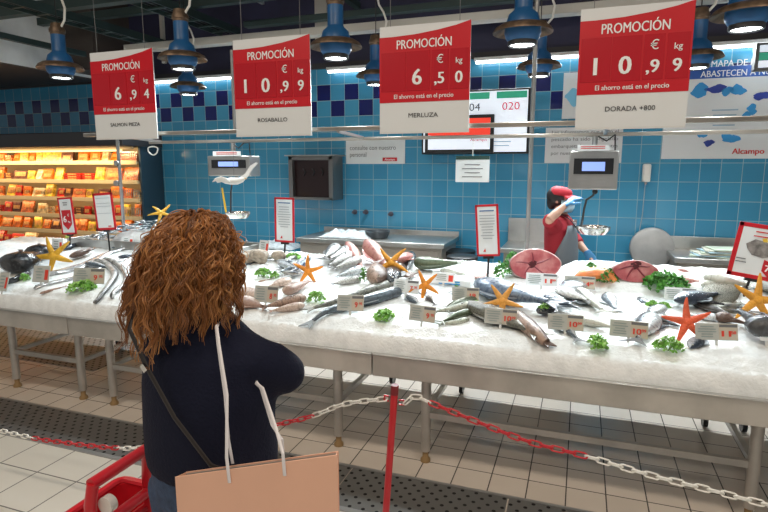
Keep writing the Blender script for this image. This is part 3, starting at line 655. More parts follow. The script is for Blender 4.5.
pc = {'orange': (.72, .17, .02), 'red': (.50, .03, .015), 'salmon pink': (.72, .20, .07), 'yellow': (.72, .46, .06), 'cream': (.70, .56, .34), 'brown': (.13, .05, .03), 'green': (.10, .25, .06)}
pm_ = {k: mat('packet_'+k.replace(' ', '_'), v, .25, noise_s=25, noise_a=.45) for k, v in pc.items()}
plab = mat('packet_label', (.70, .34, .10), .35, noise_s=40, noise_a=.3)
ordn = ['first', 'second', 'third', 'fourth', 'fifth', 'sixth', 'seventh', 'eighth', 'ninth', 'tenth', 'eleventh', 'twelfth', 'thirteenth', 'fourteenth', 'fifteenth', 'sixteenth', 'seventeenth', 'eighteenth', 'nineteenth', 'twentieth']
snames = ['top', 'second highest', 'third highest', 'fourth highest', 'fifth highest', 'lowest']
rp = random.Random(11)
for k, z in enumerate(sh_z):
    x = fx1-.06-(.02 if k else .02); n = 0
    while x > -7.9 and n < 19:
        w = rp.choice((.13, .16, .2, .27, .32)) if k < 2 else rp.choice((.11, .13, .16, .22)); hgt = rp.uniform(.11, .175); d = rp.uniform(.02, .05)
        if rp.random() < .12: x -= rp.uniform(.04, .1)
        cn = rp.choices(list(pc), (7, 4, 5, 3, 3, 2, 1))[0]; lean = R(rp.uniform(8, 24)); flat = rp.random() < .25
        mb = MB()
        if not flat:
            mb.box((0, 0, hgt/2), (w-.012, d, hgt)); mb.box((0, -d/2-.001, hgt*rp.uniform(.4, .65)), (w*rp.uniform(.45, .8), .003, hgt*rp.uniform(.25, .5)), None, 1); rot = (-lean, 0, R(rp.uniform(-8, 8)))
        else:
            for q in range(3): mb.box((rp.uniform(-.006, .006), 0, .016+.032*q), (w-.012, .14, .028)); mb.box((0, -.0705, .016+.032*q), (w*.5, .003, .018), None, 1)
            rot = (0, 0, R(rp.uniform(-5, 5)))
        o = mb.build('packet', [pm_[cn], plab]); o.location = (x-w/2, FY+.06+(d/2 if not flat else .08), z+.002+(d/2*math.sin(lean) if not flat else 0)); o.rotation_euler = rot
        n += 1
        tag(o, f"{cn} {'flat packs' if flat else 'packet'}, {ordn[n-1]} from right on {snames[k]} shelf of the chilled cabinet", 'packet', f'packets on the {snames[k]} shelf of the chilled cabinet')
        x -= w+rp.uniform(.0, .02)
# ================================================================== ICE TABLES
edges = [-5.75, -3.37, -1.07, .905, 2.75]
tlab = ['steel ice table at the far left, its legs before the dark drain plate', 'steel ice table behind the curly-haired shopper', 'steel ice table in the middle behind the red post and chain', 'steel ice table running out at the right edge']
dark_gap = mat('joint_dark', (.1, .095, .09), .5)
def ice_table(i, fl):
    a, b = edges[i]+.003, edges[i+1]-.003
    t = thing('ice_table', tlab[i], 'table', ((a+b)/2, 3.55, 0), group='steel tables under the ice')
    m = MB(); m.box2((a, 2.80, .575), (b, 2.82, .705)); m.build('front_skirt', steel_warm, t, .004)
    m = MB(); m.box2((a, 2.82, .60), (b, 4.35, .64)); m.build('tray_bed', steel_warm, t)
    m = MB(); m.box2((a, 4.352, .60), (b, 4.372, .97)); m.build('rear_skirt', steel, t, .004)
    m = MB(); m.box2((a, 2.785, .70), (b, 2.82, .709)); m.build('front_lip', steel, t, .003)
    xl, xr = fl
    for x in (xl, xr):
        for y, cast in ((2.99, False), (4.02, True)):
            lg = MB().cyl((x, y, .16 if cast else .07), (x, y, .60), .029, 16).build('leg', steel_warm, t)
            if cast:
                c = MB(); c.box((x, y+.015, .13), (.05, .03, .05)); c.tube([(x-.02, y, .15), (x-.022, y+.04, .055)], .008, 6); c.tube([(x+.02, y, .15), (x+.022, y+.04, .055)], .008, 6); c.build('caster_fork', steel, lg)
                c = MB(); c.cyl((x-.014, y+.04, .052), (x+.014, y+.04, .052), .05, 20); c.build('caster_wheel', black, lg)
            else:
                MB().lathe([(.03, .0), (.03, .015), (.018, .03), (.018, .085)], (x, y, .001), 16).build('foot', mat('rusty_foot', (.30, .19, .08), .6), lg)
        MB().bar((x, 3.016, .30), (x, 3.994, .30), .03, .03).build('side_stretcher', steel, t)
    MB().bar((xl+.026, 2.99, .30), (xr-.026, 2.99, .30), .03, .035).build('front_stretcher', steel_warm, t)
    MB().bar((xl+.026, 4.02, .22), (xr-.026, 4.02, .22), .03, .03).build('rear_stretcher', steel, t)
ice_table(0, (-4.20, -3.50)); ice_table(1, (-3.20, -1.37)); ice_table(2, (-.80, .872)); ice_table(3, (1.1, 2.6))
# the ice
mb = MB(); vs = []; X0, X1 = -5.72, 2.7; nx, ny = 420, 84
for i in range(nx+1):
    for j in range(ny+1):
        x = X0+(X1-X0)*i/nx; y = Y0+(Y1-.015-Y0)*(j/ny)**1.15
        z = iceZ(x, y)+.010*noise.noise(Vector((x*38, y*38, 0)))+.005*noise.noise(Vector((x*95, y*95, 3)))
        if j == 0: z = .68
        vs.append((x, y+(.006*noise.noise(Vector((x*20, y*20, 7))) if 0 < j < ny else 0), z))
fs = [(i*(ny+1)+j, (i+1)*(ny+1)+j, (i+1)*(ny+1)+j+1, i*(ny+1)+j+1) for i in range(nx) for j in range(ny)]
mb.add(vs, fs, 0, True); ice = mb.build('crushed_ice', ice_m); tag(ice, 'long bed of white crushed ice filling the steel tables', 'ice', kind='stuff')
# ================================================================== FISH
KP = {  # half-height, half-width profile along the body (t: 0 nose .. 1 tail root), max values given apart
 'body': [(0, .06), (.04, .28), (.12, .62), (.22, .88), (.34, 1), (.48, .95), (.62, .76), (.76, .48), (.88, .27), (1, .20)],
 'deep': [(0, .05), (.05, .36), (.14, .74), (.25, .95), (.38, 1), (.52, .92), (.66, .70), (.8, .40), (.9, .2), (1, .16)],
 'long': [(0, .1), (.03, .42), (.10, .8), (.2, .98), (.35, 1), (.5, .88), (.65, .7), (.8, .46), (.92, .28), (1, .2)],
 'ribbon': [(0, .1), (.03, .6), (.08, .9), (.2, 1), (.5, .95), (.8, .6), (.95, .2), (1, .06)],
 'eel': [(0, .4), (.03, .8), (.08, 1), (.5, 1), (.8, .7), (.95, .3), (1, .08)],
 'angler': [(0, .55), (.05, .82), (.15, 1), (.3, .95), (.42, .68), (.55, .42), (.7, .3), (.85, .2), (1, .16)],
 'flat': [(0, .08), (.08, .42), (.2, .78), (.38, 1), (.55, .98), (.72, .74), (.86, .38), (.95, .17), (1, .14)],
}
def prof(k, t):
    p = KP[k]
    for (a, x), (b, y) in zip(p, p[1:]):
        if t <= b:
            s = (t-a)/(b-a); return x+(y-x)*(s*s*(3-2*s)*.5+s*.5)
    return p[-1][1]
# kind: profile, height/len, width/len, tail size, dorsal fin, eye
KINDS = {'bream': ('deep', .40, .15, .17, 1), 'bass': ('body', .25, .15, .17, 1), 'mackerel': ('body', .19, .13, .14, .4), 'hake': ('long', .17, .13, .12, .5),
         'salmon': ('body', .27, .15, .17, .7), 'sardine': ('body', .19, .10, .14, .2), 'ribbon': ('ribbon', .075, .028, .0, .0), 'eel': ('eel', .075, .065, .0, .0),
         'angler': ('angler', .55, .30, .15, .5), 'flat': ('flat', .62, .09, .14, 0), 'gurnard': ('body', .26, .2, .18, .8), 'slim': ('long', .12, .09, .12, .3)}
FM = {'silver': fish_mat('silver', (.13, .16, .19), (.62, .66, .68), (.05, .07, .09), 30, .5, .25, .35, .60), 'blue': fish_mat('blue', (.045, .060, .085), (.58, .62, .66), (.02, .025, .04), 40, .4, .22, .35, .55),
      'grey': fish_mat('grey', (.10, .10, .10), (.50, .50, .48), None, 30, .45, .3, .25, .55), 'green': fish_mat('green', (.10, .13, .08), (.48, .50, .42), None, 25, .3, .28, .25, .5),
      'dark': fish_mat('dark', (.018, .020, .024), (.07, .072, .075), (.12, .13, .14), 18, .35, .16, .1, .4), 'brown': fish_mat('brown', (.10, .055, .038), (.38, .26, .20), None, 28, .5, .35, .05, .5),
      'pink': fish_mat('pink', (.42, .19, .16), (.62, .42, .36), (.28, .06, .06), 16, .75, .3, .0, .5), 'beige': fish_mat('beige', (.38, .25, .20), (.58, .46, .39), (.22, .12, .09), 22, .4, .35, .0, .5),
      'speck': fish_mat('speck', (.16, .16, .13), (.42, .41, .35), (.03, .03, .03), 55, .7, .35, .1, .5), 'pale': fish_mat('pale', (.48, .48, .42), (.74, .73, .67), None, 16, .2, .3, .15, .55),
      'salmon': fish_mat('salmon', (.16, .21, .28), (.66, .70, .74), (.06, .09, .16), 42, .75, .25, .25, .62), 'ribbon': fish_mat('ribbon', (.55, .58, .61), (.74, .76, .78), (.30, .33, .37), 12, .3, .15, .6, .6), 'sardine': fish_mat('sardine', (.05, .09, .12), (.66, .70, .72), None, 50, .2, .2, .4, .6)}
FINM = {k: mat('fin_'+k, c, .4) for k, c in {'silver': (.25, .28, .30), 'blue': (.08, .10, .12), 'grey': (.14, .14, .14), 'green': (.16, .18, .13), 'dark': (.02, .022, .025), 'brown': (.13, .08, .06), 'pink': (.50, .18, .16),
        'beige': (.36, .24, .19), 'speck': (.18, .17, .14), 'pale': (.50, .50, .45), 'ribbon': (.4, .42, .44), 'salmon': (.20, .23, .28), 'sardine': (.16, .19, .21)}.items()}
eye_m = mat('fish_eye_black', (.01, .01, .012), .1); eye_r = mat('fish_eye_ring', (.62, .58, .45), .25, .3); gill_m = mat('gill_red', (.25, .012, .02), .3)
FC = {}
def fish_meshes(kind, m, bend):
    k = (kind, m, bend)
    if k in FC: return FC[k]
    pk, hh, ww, tl, df = KINDS[kind]; n, nr = (22, 14) if kind not in ('ribbon', 'eel') else (34, 10)
    L = .86 if tl else 1.0
    def spine(t):     # t 0..1 over the body ; nose at x=+.5, tail towards -.5
        x = .5-L*t; return x, bend*((t-.35)**2)*.9*(1 if kind not in ('ribbon', 'eel') else 1.4) + (.06*math.sin(t*5)*abs(bend) if kind in ('ribbon', 'eel') else 0)
    def tang(t):
        a = spine(max(0, t-.01)); b = spine(min(1.05, t+.01)); d = Vector((b[0]-a[0], b[1]-a[1], 0)); return d.normalized()
    mb = MB(); vs = []; uvs = []
    for i in range(n+1):
        t = i/n; x, y = spine(t); tg = tang(t); nrm = Vector((tg.y, -tg.x, 0)) if True else None
        if nrm.y < 0: nrm = -nrm
        r = prof(pk, t); w = (r**.8)*ww/2; h = r*hh/2
        for j in range(nr):
            a = 2*PI*j/nr; c, s = math.cos(a), math.sin(a)
            vs.append(Vector((x, y, 0))+nrm*(h*c*(1.0 if c > 0 else .96))+Vector((0, 0, w*s+ww/2))); uvs.append((t, .5+.5*c))
    fs = [(i*nr+j, i*nr+(j+1) % nr, (i+1)*nr+(j+1) % nr, (i+1)*nr+j) for i in range(n) for j in range(nr)]
    fs += [tuple(range(nr)), tuple(reversed(range(n*nr, (n+1)*nr)))]
    mb.add(vs, fs, 0, True, uvs); out = [('body', mb.mesh('fish_body', FM[m]))]
    z = ww/2
    def strip(pts_in, pts_out, th=.006):
        q = MB(); N = len(pts_in); v = []
        for zz in (-th/2, th/2):
            for p in pts_in: v.append((p[0], p[1], z+zz))
            for p in pts_out: v.append((p[0], p[1], z+zz))
        f = []
        for i in range(N-1):
            f.append((i, i+1, N+i+1, N+i)); f.append((2*N+i, 2*N+N+i, 2*N+N+i+1, 2*N+i+1)); f.append((N+i, N+i+1, 3*N+i+1, 3*N+i))
        f += [(0, N, 3*N, 2*N), (N-1, 3*N-1, 4*N-1, 2*N-1)]
        q.add(v, f); return q
    if tl:
        x, y = spine(1); tg = tang(1); nn = Vector((-tg.y, tg.x, 0)); b = Vector((x, y, 0)); h0 = prof(pk, 1)*hh/2
        ins = [b+nn*h0*s for s in (-1, -.5, 0, .5, 1)]; wid = tl*(.72 if kind != 'flat' else .4)
        outs = [b+tg*tl*e+nn*wid*s for s, e in ((-1, 1.05), (-.5, .75), (0, .55 if kind != 'flat' else .9), (.5, .75), (1, 1.05))]
        out.append(('tail_fin', strip(ins, outs).mesh('fish_tail', FINM[m])))
    if df:
        ins = []; outs = []
        for i in range(9):
            t = .3+.42*i/8; x, y = spine(t); tg = tang(t); nn = Vector((tg.y, -tg.x, 0)); nn = nn if nn.y > 0 else -nn
            h = prof(pk, t)*hh/2; e = df*.055*math.sin(PI*(i+.6)/9)*(1.1 if i % 2 else .9)
            ins.append(Vector((x, y, 0))+nn*(h*.94)); outs.append(Vector((x, y, 0))+nn*(h+e)+tg*e*.4)
        out.append(('dorsal_fin', strip(ins, outs).mesh('fish_dorsal', FINM[m])))
    if kind != 'flat' and kind != 'sardine':
        # pectoral fin lying on the upper flank
        t = .27; x, y = spine(t); zz = ww*.5+prof(pk, t)**.8*ww/2*.99
        q = MB(); q.prism([(x, y-.02*hh), (x-.11, y-.20*hh), (x-.12, y-.07*hh), (x-.05, y+.03*hh)], 0, .006, (0, 0, 0), Matrix(((1, 0, 0), (0, 0, 1), (0, 1, 0))))
        for i in range(len(q.v)): q.v[i].z += zz-.004
        out.append(('pectoral_fin', q.mesh('fish_pectoral', FINM[m])))
    t = .085 if kind != 'angler' else .12; x, y = spine(t); r = prof(pk, t); er = max(.011, .05*hh**.5*.55) if kind not in ('ribbon', 'eel') else .012
    e = MB()
    if kind not in ('flat', 'angler'):
        zz = ww/2+(r**.8)*ww/2*.9; e.ell((x, y+r*hh*.12, zz), (er, er, er*.45), 10, 1); e.ell((x, y+r*hh*.12, zz+er*.2), (er*.62, er*.62, er*.38), 8, 0)
    else:
        for s in (-.12, .12): e.ell((x, y+s*hh, ww*.95*(r**.8)), (.014, .014, .012), 8, 0)
    out.append(('eye', e.mesh('fish_eye', [eye_m, eye_r])))
    FC[k] = out; return out
def ice_basis(p, head_dir):
    e = .03; n = Vector((-(iceZ(p.x+e, p.y)-iceZ(p.x-e, p.y))/(2*e), -(iceZ(p.x, p.y+e)-iceZ(p.x, p.y-e))/(2*e), 1)).normalized()
    x = (head_dir-n*head_dir.dot(n)).normalized(); y = n.cross(x); return x, y, n
def fish(kind, m, hu, hv, tu, tv, label, lift=0, flip=False, bend=0.0, group=None, roll=0, pitch=0, fat=1, small=False, cat='fish'):
    if kind not in ('eel', 'ribbon', 'angler', 'flat'): fat *= 1.2
    a = on(hu, hv); b = on(tu, tv); L = (a-b).length; c = (a+b)/2; c.z = iceZ(c.x, c.y)
    x, y, n = ice_basis(c, a-b)
    M = Matrix((x, y, n)).transposed()
    if flip: M = M @ Matrix.Diagonal((1, -1, 1))
    # (mirrored fish are made by turning over: rotate about the long axis)
    if flip: M = Matrix((x, y, n)).transposed() @ Matrix.Rotation(PI, 3, 'X')
    hgt = KINDS[kind][2]*L*fat
    base = c + n*(lift-.010+(hgt if flip else 0))
    if roll or pitch: M = M @ Euler((R(roll), R(-pitch), 0)).to_matrix()
    t = bpy.data.objects.new({'ribbon': 'ribbon_fish', 'flat': 'flatfish', 'eel': 'eel', 'angler': 'monkfish', 'sardine': 'sardine'}.get(kind, 'fish'), None); t.empty_display_size = .03; col.objects.link(t)
    t.location = base; t.rotation_mode = 'QUATERNION'; t.rotation_quaternion = M.to_quaternion(); t.scale = (L, L*fat, L*fat); t['_local'] = 1
    tag(t, label, cat, group)
    for nm, me in fish_meshes(kind, m, bend):
        if small and nm in ('eye', 'dorsal_fin', 'pectoral_fin'): continue
        o = bpy.data.objects.new(nm, me); col.objects.link(o); o.parent = t
    return t
def path_fish(name, m, pix, r, label, taper=.25, flat=1.0, headr=1.0, fin=0, lift=.0):
    pts = [on(u, v) for u, v in pix]; path = []
    for i in range(len(pts)-1):
        p0 = pts[max(0, i-1)]; p1 = pts[i]; p2 = pts[i+1]; p3 = pts[min(len(pts)-1, i+2)]
        for k in range(8):
            q = k/8; path.append(.5*((2*p1)+(p2-p0)*q+(2*p0-5*p1+4*p2-p3)*q*q+(3*p1-p0-3*p2+p3)*q**3))
    path.append(pts[-1]); N = len(path); path = [Vector((p.x, p.y, iceZ(p.x, p.y)+r*flat*.75+lift)) for p in path]
    t = thing(name, label, 'fish', path[N//2]-Vector((0, 0, r*flat))); mb = MB(); vs = []; uvs = []; n = 12
    def w(q): return r*(.35+.65*min(1, q*9)**.6)*(1 if q < .35 else 1-(1-taper)*((q-.35)/.65)**1.2)*(headr if q < .12 else 1)
    for i, p in enumerate(path):
        tg = (path[min(N-1, i+1)]-path[max(0, i-1)]).normalized(); sd = ZA.cross(tg).normalized(); up = tg.cross(sd); q = i/(N-1)
        for j in range(n):
            a = 2*PI*j/n; vs.append(p+sd*(w(q)*math.cos(a))+up*(w(q)*flat*math.sin(a))); uvs.append((q, .5+.5*math.cos(a)))
    fs = [(i*n+j, i*n+(j+1) % n, (i+1)*n+(j+1) % n, (i+1)*n+j) for i in range(N-1) for j in range(n)]+[tuple(range(n)), tuple(reversed(range((N-1)*n, N*n)))]
    mb.add(vs, fs, 0, True, uvs); mb.build('body', FM[m], t)
    tg = (path[2]-path[0]).normalized(); sd = ZA.cross(tg).normalized(); e = MB(); p = path[2]
    e.ell(p+sd*r*.35+ZA*r*flat*.62, (r*.22, r*.22, r*.16), 8, 0); e.build('eye', [eye_m, eye_r], t)
    if fin:
        a, b = path[-1], path[-4]; d = (a-b).normalized(); sd = ZA.cross(d).normalized(); z = ZA*.002
        q0 = [a-sd*w(1), a+sd*w(1), a+d*fin*.9+sd*fin*.62, a+d*fin*.5, a+d*fin*.9-sd*fin*.62]
        MB().add([x-z*2 for x in q0]+[x+z for x in q0], [(0, 1, 2, 3, 4), (9, 8, 7, 6, 5)]+[(i, 5+i, 5+(i+1) % 5, (i+1) % 5) for i in range(5)]).build('tail_fin', FINM[m], t)
        k = N//3; v2 = []
        for i in range(6):
            p = path[k+i]; tt = (path[k+i+1]-path[k+i-1]).normalized(); s2 = ZA.cross(tt).normalized(); v2 += [p+s2*w((k+i)/(N-1))*.9, p+s2*(w((k+i)/(N-1))+fin*.25*math.sin(PI*(i+.5)/6))]
        f = [(2*i, 2*i+2, 2*i+3, 2*i+1) for i in range(5)]; n2 = len(v2)
        MB().add([x-z for x in v2]+[x+z for x in v2], f+[tuple(n2+c for c in reversed(q)) for q in f]).build('dorsal_fin', FINM[m], t)
    return t
# --- left end of the counter
fish('angler', 'dark', 12, 276, 52, 256, 'large glossy black monkfish at the far left end of the ice', .01, fat=.9)
fish('angler', 'dark', 34, 262, 64, 250, 'glossy black monkfish behind the yellow starfish at the left end', .02, fat=.9)
path_fish('eel', 'dark', [(30, 275), (16, 282), (-8, 292)], .028, 'thin black eel lying in front of the large black monkfish')
path_fish('ribbon_fish', 'ribbon', [(42, 276), (62, 273), (88, 265), (110, 254), (140, 246)], .062, 'long silver ribbon fish, uppermost of the two left of the hair', .2, .32)
path_fish('ribbon_fish', 'ribbon', [(34, 290), (52, 284), (74, 279), (98, 270), (132, 258)], .036, 'long silver ribbon fish, lower of the two left of the hair', .2, .35)
path_fish('eel', 'grey', [(96, 262), (108, 267), (115, 276), (109, 288), (101, 298), (95, 306)], .030, 'dark grey eel hanging down the front of the ice beside the hair', .45, .8, 1.15)
path_fish('eel', 'grey', [(104, 261), (118, 266), (126, 276), (124, 286), (114, 296)], .026, 'dark grey eel curling close to the hair', .4, .8, 1.15)
path_fish('eel', 'grey', [(112, 300), (117, 291), (128, 284), (140, 280)], .020, 'short grey eel tail emerging from behind the hair', .5, .8)
fish('slim', 'beige', 40, 296, 68, 287, 'small pale brown fish in front of the lower ribbon fish', .0)
fish('bass', 'brown', 70, 262, 98, 252, 'dark brown fish behind the ribbon fish under the 6 price card', .02)
fish('mackerel', 'blue', 62, 252, 84, 243, 'small dark blue fish behind the yellow starfish on the left', .01)
fish('bass', 'silver', 112, 250, 135, 243, 'silver fish lying flat just left of the hair, at the back', .01)
fish('bass', 'blue', 118, 259, 140, 256, 'blue backed fish just left of the hair behind the eels', .01)
fish('mackerel', 'blue', 110, 246, 126, 240, 'small dark fish behind the blank framed card stem', .01)
fish('mackerel', 'silver', 86, 266, 112, 270, 'silver fish under the two part price tag left of the hair', .0)
ta = on(64, 246); tz = iceZ(-3.6, 4.1)
st = thing('steel_tray', 'shallow raised steel tray of sardines at the left back of the ice', 'tray', (-3.55, 4.17, tz-.02))
for q in (((-4.75, 4.03, tz-.06), (-2.75, 4.04, tz+.075)), ((-4.75, 4.325, tz-.06), (-2.75, 4.335, tz+.085)), ((-4.75, 4.041, tz-.06), (-4.74, 4.324, tz+.075)), ((-2.76, 4.041, tz-.06), (-2.75, 4.324, tz+.075))): MB().box2(*q).build('side', steel, st, .003)
MB().box2((-4.739, 4.041, tz+.035), (-2.761, 4.324, tz+.05)).build('tray_floor', steel, st)
def sardine(x, y, z, an, L, lab, roll):
    t = bpy.data.objects.new('sardine', None); t.empty_display_size = .02; col.objects.link(t); t.location = (x, y, z); t.rotation_euler = (R(roll), R(rs.uniform(-14, 14)), an); t.scale = (L, L, L); t['_local'] = 1
    tag(t, lab, 'fish', 'heap of tiny sardines left of the hair')
    for nm, me in fish_meshes('sardine', 'sardine', 0)[:2]:
        o = bpy.data.objects.new(nm, me); col.objects.link(o); o.parent = t
tag(MB().ell((-3.8, 4.2, tz+.045), (.53, .13, .15), 24).build('ice_mound', ice_m), 'mound of crushed ice under the sardines in the steel tray', 'ice', kind='stuff')
rs = random.Random(3)
for i in range(190):
    x = rs.uniform(-4.6, -2.85); y = rs.uniform(4.09, 4.29); sardine(x, y, tz+.052+rs.uniform(0, .05)+(y-4.1)*.15+.14*max(0, 1-((x+3.8)/.55)**2)**.5*max(0, 1-((y-4.2)/.16)**2)**.5, rs.uniform(0, 6.28), rs.uniform(.10, .14), 'tiny silver sardine heaped in the steel tray at the left back of the ice', rs.uniform(-30, 30))
# --- right of the hair
fish('bass', 'dark', 222, 288, 245, 276, 'dark fish half hidden by the right edge of the hair', .01)
fish('hake', 'grey', 284, 259, 252, 262, 'grey brown fish at the back behind the small parsley right of the hair', .015)
fish('hake', 'silver', 236, 268, 258, 262, 'pale silver fish at the back touching the hair', .0)
for i, (a, b, c, d) in enumerate(((307, 262, 279, 271), (303, 268, 276, 277), (300, 273, 281, 282), (309, 266, 290, 281), (286, 262, 304, 270), (296, 259, 281, 268), (306, 276, 285, 275), (290, 277, 311, 272), (300, 264, 283, 274), (278, 266, 299, 276), (312, 262, 292, 272), (282, 278, 306, 280), (309, 272, 287, 268), (276, 262, 296, 266))):
    fish('mackerel', ('blue', 'silver', 'grey')[i % 3], a, b, c, d, 'small silvery fish in the loose pile behind the first orange starfish', .005+.012*(i % 4), i % 2 == 1, .1, 'pile of small fish behind the first orange starfish')
fish('bass', 'beige', 238, 303, 268, 311, 'pinkish fish at the front left of the brown pair, near the hair', .0, fat=1.4)
fish('bass', 'beige', 256, 300, 236, 290, 'pinkish fish beside the hair behind the price tag', .0, fat=1.3)
fish('gurnard', 'beige', 272, 291, 240, 299, 'pinkish beige fish behind the price tag right of the hair', .0)
fish('bass', 'beige', 292, 283, 266, 292, 'short pinkish cuttlefish coloured fish under the first starfish arm', .01, fat=1.35)
fish('bass', 'beige', 258, 282, 272, 279, 'small pinkish fish just below the small parsley right of the hair', .0)
fish('hake', 'beige', 284, 298, 312, 285, 'long pinkish brown fish below the first orange starfish', .01, fat=1.5)
fish('hake', 'brown', 307, 303, 262, 314, 'long brown fish, upper of the front pair right of the hair', .012, fat=1.5)
fish('hake', 'beige', 305, 309, 268, 317, 'long light brown fish, lower of the front pair right of the hair', .005, fat=1.45)
# hake pile
for i, (a, b, c, d, lf) in enumerate(((337, 248, 327, 268, .03), (361, 266, 334, 277, .03), (363, 273, 336, 283, .02), (361, 281, 331, 288, .005), (352, 262, 328, 276, .02), (350, 257, 330, 272, .035))):
    fish('hake', 'grey' if i != 2 else 'silver', a, b, c, d, ['upright grey fish at the left of the fanned pile', 'second grey fish down in the fanned pile', 'silver grey fish third down in the fanned pile', 'lowest grey fish of the fanned pile', 'rear grey fish low in the fanned pile', 'topmost grey fish of the fanned pile'][i]+' beside the pink fish', lf, False, .08, fat=1.45)
# two long fish with tails to the left
path_fish('fish', 'speck', [(412, 285), (392, 288), (366, 296), (340, 305), (314, 312)], .046, 'long grey fish, upper of two with tails to the left in the middle', .25, .8, 1, .085)
path_fish('fish', 'silver', [(402, 294), (384, 300), (358, 307), (332, 314), (313, 325)], .048, 'long grey fish, lower of two with tails to the left in the middle', .25, .8, 1, .085)
# pink and brown fish stood up
fish('gurnard', 'pink', 346, 252, 368, 276, 'slim pink fish at the left of the pink group, head raised', .02, bend=.1, pitch=16, fat=.55)
fish('gurnard', 'pink', 366, 252, 390, 274, 'big pink fish with dark open gills behind the golden orange starfish', .03, pitch=18, fat=.85)
fish('gurnard', 'pink', 414, 252, 392, 276, 'pink fish rising to the right of the golden orange starfish', .03, pitch=18, flip=True, fat=.8)
fish('gurnard', 'brown', 378, 292, 376, 270, 'brown fish pointing forward below the golden orange starfish', .02, fat=1.0)
fish('bass', 'dark', 390, 290, 394, 268, 'dark brown fish pointing forward right of the brown one', .02)
fish('bream', 'brown', 396, 281, 421, 275, 'round brown fish behind the white price tag in the middle', .015)
fish('mackerel', 'dark', 412, 258, 406, 276, 'small dark fish at the right of the pink group', .01)
# small silvery in middle
for i, (a, b, c, d) in enumerate(((417, 304, 404, 294), (428, 296, 436, 306), (418, 290, 428, 298), (446, 296, 436, 301), (455, 291, 444, 297))):
    fish('bass', ('silver', 'grey')[i % 2], a, b, c, d, ['small silver fish below the third orange starfish, left one', 'small grey fish below the third orange starfish, right one', 'small silver fish under the third orange starfish', 'small grey fish half sunk in ice left of the parsley', 'small silver fish half sunk in ice behind the 19 price tag'][i], -.004, i % 2 == 0)
fish('hake', 'green', 414, 268, 462, 274, 'large grey green fish lying at the back left of the black tubs', .02, bend=-.2, fat=1.5)
fish('hake', 'pale', 440, 272, 470, 277, 'pale green fish in front of the black tubs at the back', .0)
# green long bundle
for i, (a, b, c, d, lf) in enumerate(((476, 304, 438, 316, .02), (474, 309, 434, 321, .02), (472, 314, 436, 325, .008), (470, 320, 438, 328, .0), (462, 303, 442, 310, .015))):
    fish('slim', 'green', a, b, c, d, ['uppermost', 'second', 'third', 'lowest', 'short rear'][i]+' of the slim green fish bundled in front of the light parsley', lf, i % 2 == 0, .12, fat=1.5)
fish('flat', 'pink', 466, 279, 494, 275, 'pale pink flat fish lying at the back beside the framed card stem', .025, fat=1.0)
# big fish under the orange starfish
fish('salmon', 'salmon', 474, 290, 556, 320, 'largest silver fish, under the pale orange starfish', .02, bend=-.12, fat=1.05)
fish('salmon', 'speck', 464, 308, 546, 342, 'large grey fish with its tail over the front, below the pale orange starfish', .0, bend=.1, fat=.8)
fish('bass', 'speck', 470, 292, 492, 296, 'speckled fish head behind the 19 price tag', .01)
path_fish('fish', 'brown', [(514, 320), (526, 330), (538, 341), (546, 348)], .052, 'brown fish lying at the front edge right of the 10 price tag', .5, .8, 1, .05)
# breams to the right
for i, (m, a, b, c, d, lf, f) in enumerate((('silver', 582, 284, 556, 300, .03, False), ('grey', 556, 294, 592, 310, .03, True), ('silver', 572, 303, 596, 308, .02, False), ('dark', 538, 318, 560, 308, .02, False), ('silver', 590, 304, 576, 292, .01, True))):
    fish('bream', m, a, b, c, d, ['silver bream at the top of the group behind the 10 price tag', 'grey bream crossing the group behind the 10 price tag', 'pale bream right above the 10 price tag', 'dark headed bream left of the 10 price tag', 'silver bream at the back right of the bream group'][i], lf, f)
fish('bream', 'blue', 544, 300, 572, 308, 'blue backed bream at the left of the bream group', .02, fat=1.1)
fish('bream', 'grey', 560, 288, 586, 296, 'grey bream under the topmost bream', .01, True, fat=1.1)
fish('bass', 'silver', 549, 306, 582, 316, 'silver fish lying along the back of the 10 price tag', .03, fat=1.1)
fish('slim', 'pale', 578, 294, 606, 320, 'long white fish slanting down right of the breams', .01, fat=1.5)
fish('hake', 'pale', 578, 324, 616, 332, 'long cream fish lying along the front between two price tags', .01, fat=1.5)
fish('bass', 'silver', 556, 318, 580, 349, 'silver fish with its tail showing below the 10 price tag of the breams', .0, fat=.8)
fish('bass', 'silver', 606, 294, 617, 313, 'dark backed fish sunk in the clear ice right of the breams', -.01)
fish('bass', 'silver', 638, 297, 655, 309, 'dark backed fish sunk in the ice left of the red starfish', -.008)
fish('bass', 'pale', 628, 306, 634, 315, 'pale fish nearly buried in the ice before the second tuna slab', -.012)
fish('bass', 'silver', 652, 318, 640, 351, 'silver fish with its tail pointing to the front edge right of the 10 price tag', .0, bend=.1)
fish('bass', 'silver', 664, 310, 641, 325, 'silver fish beside the left arm of the red starfish', .012)
fish('bream', 'grey', 652, 322, 680, 322, 'grey headed bream left of the red starfish', .02)
fish('bream', 'silver', 646, 330, 672, 327, 'silver bream behind the pale parsley by the red starfish', .005)
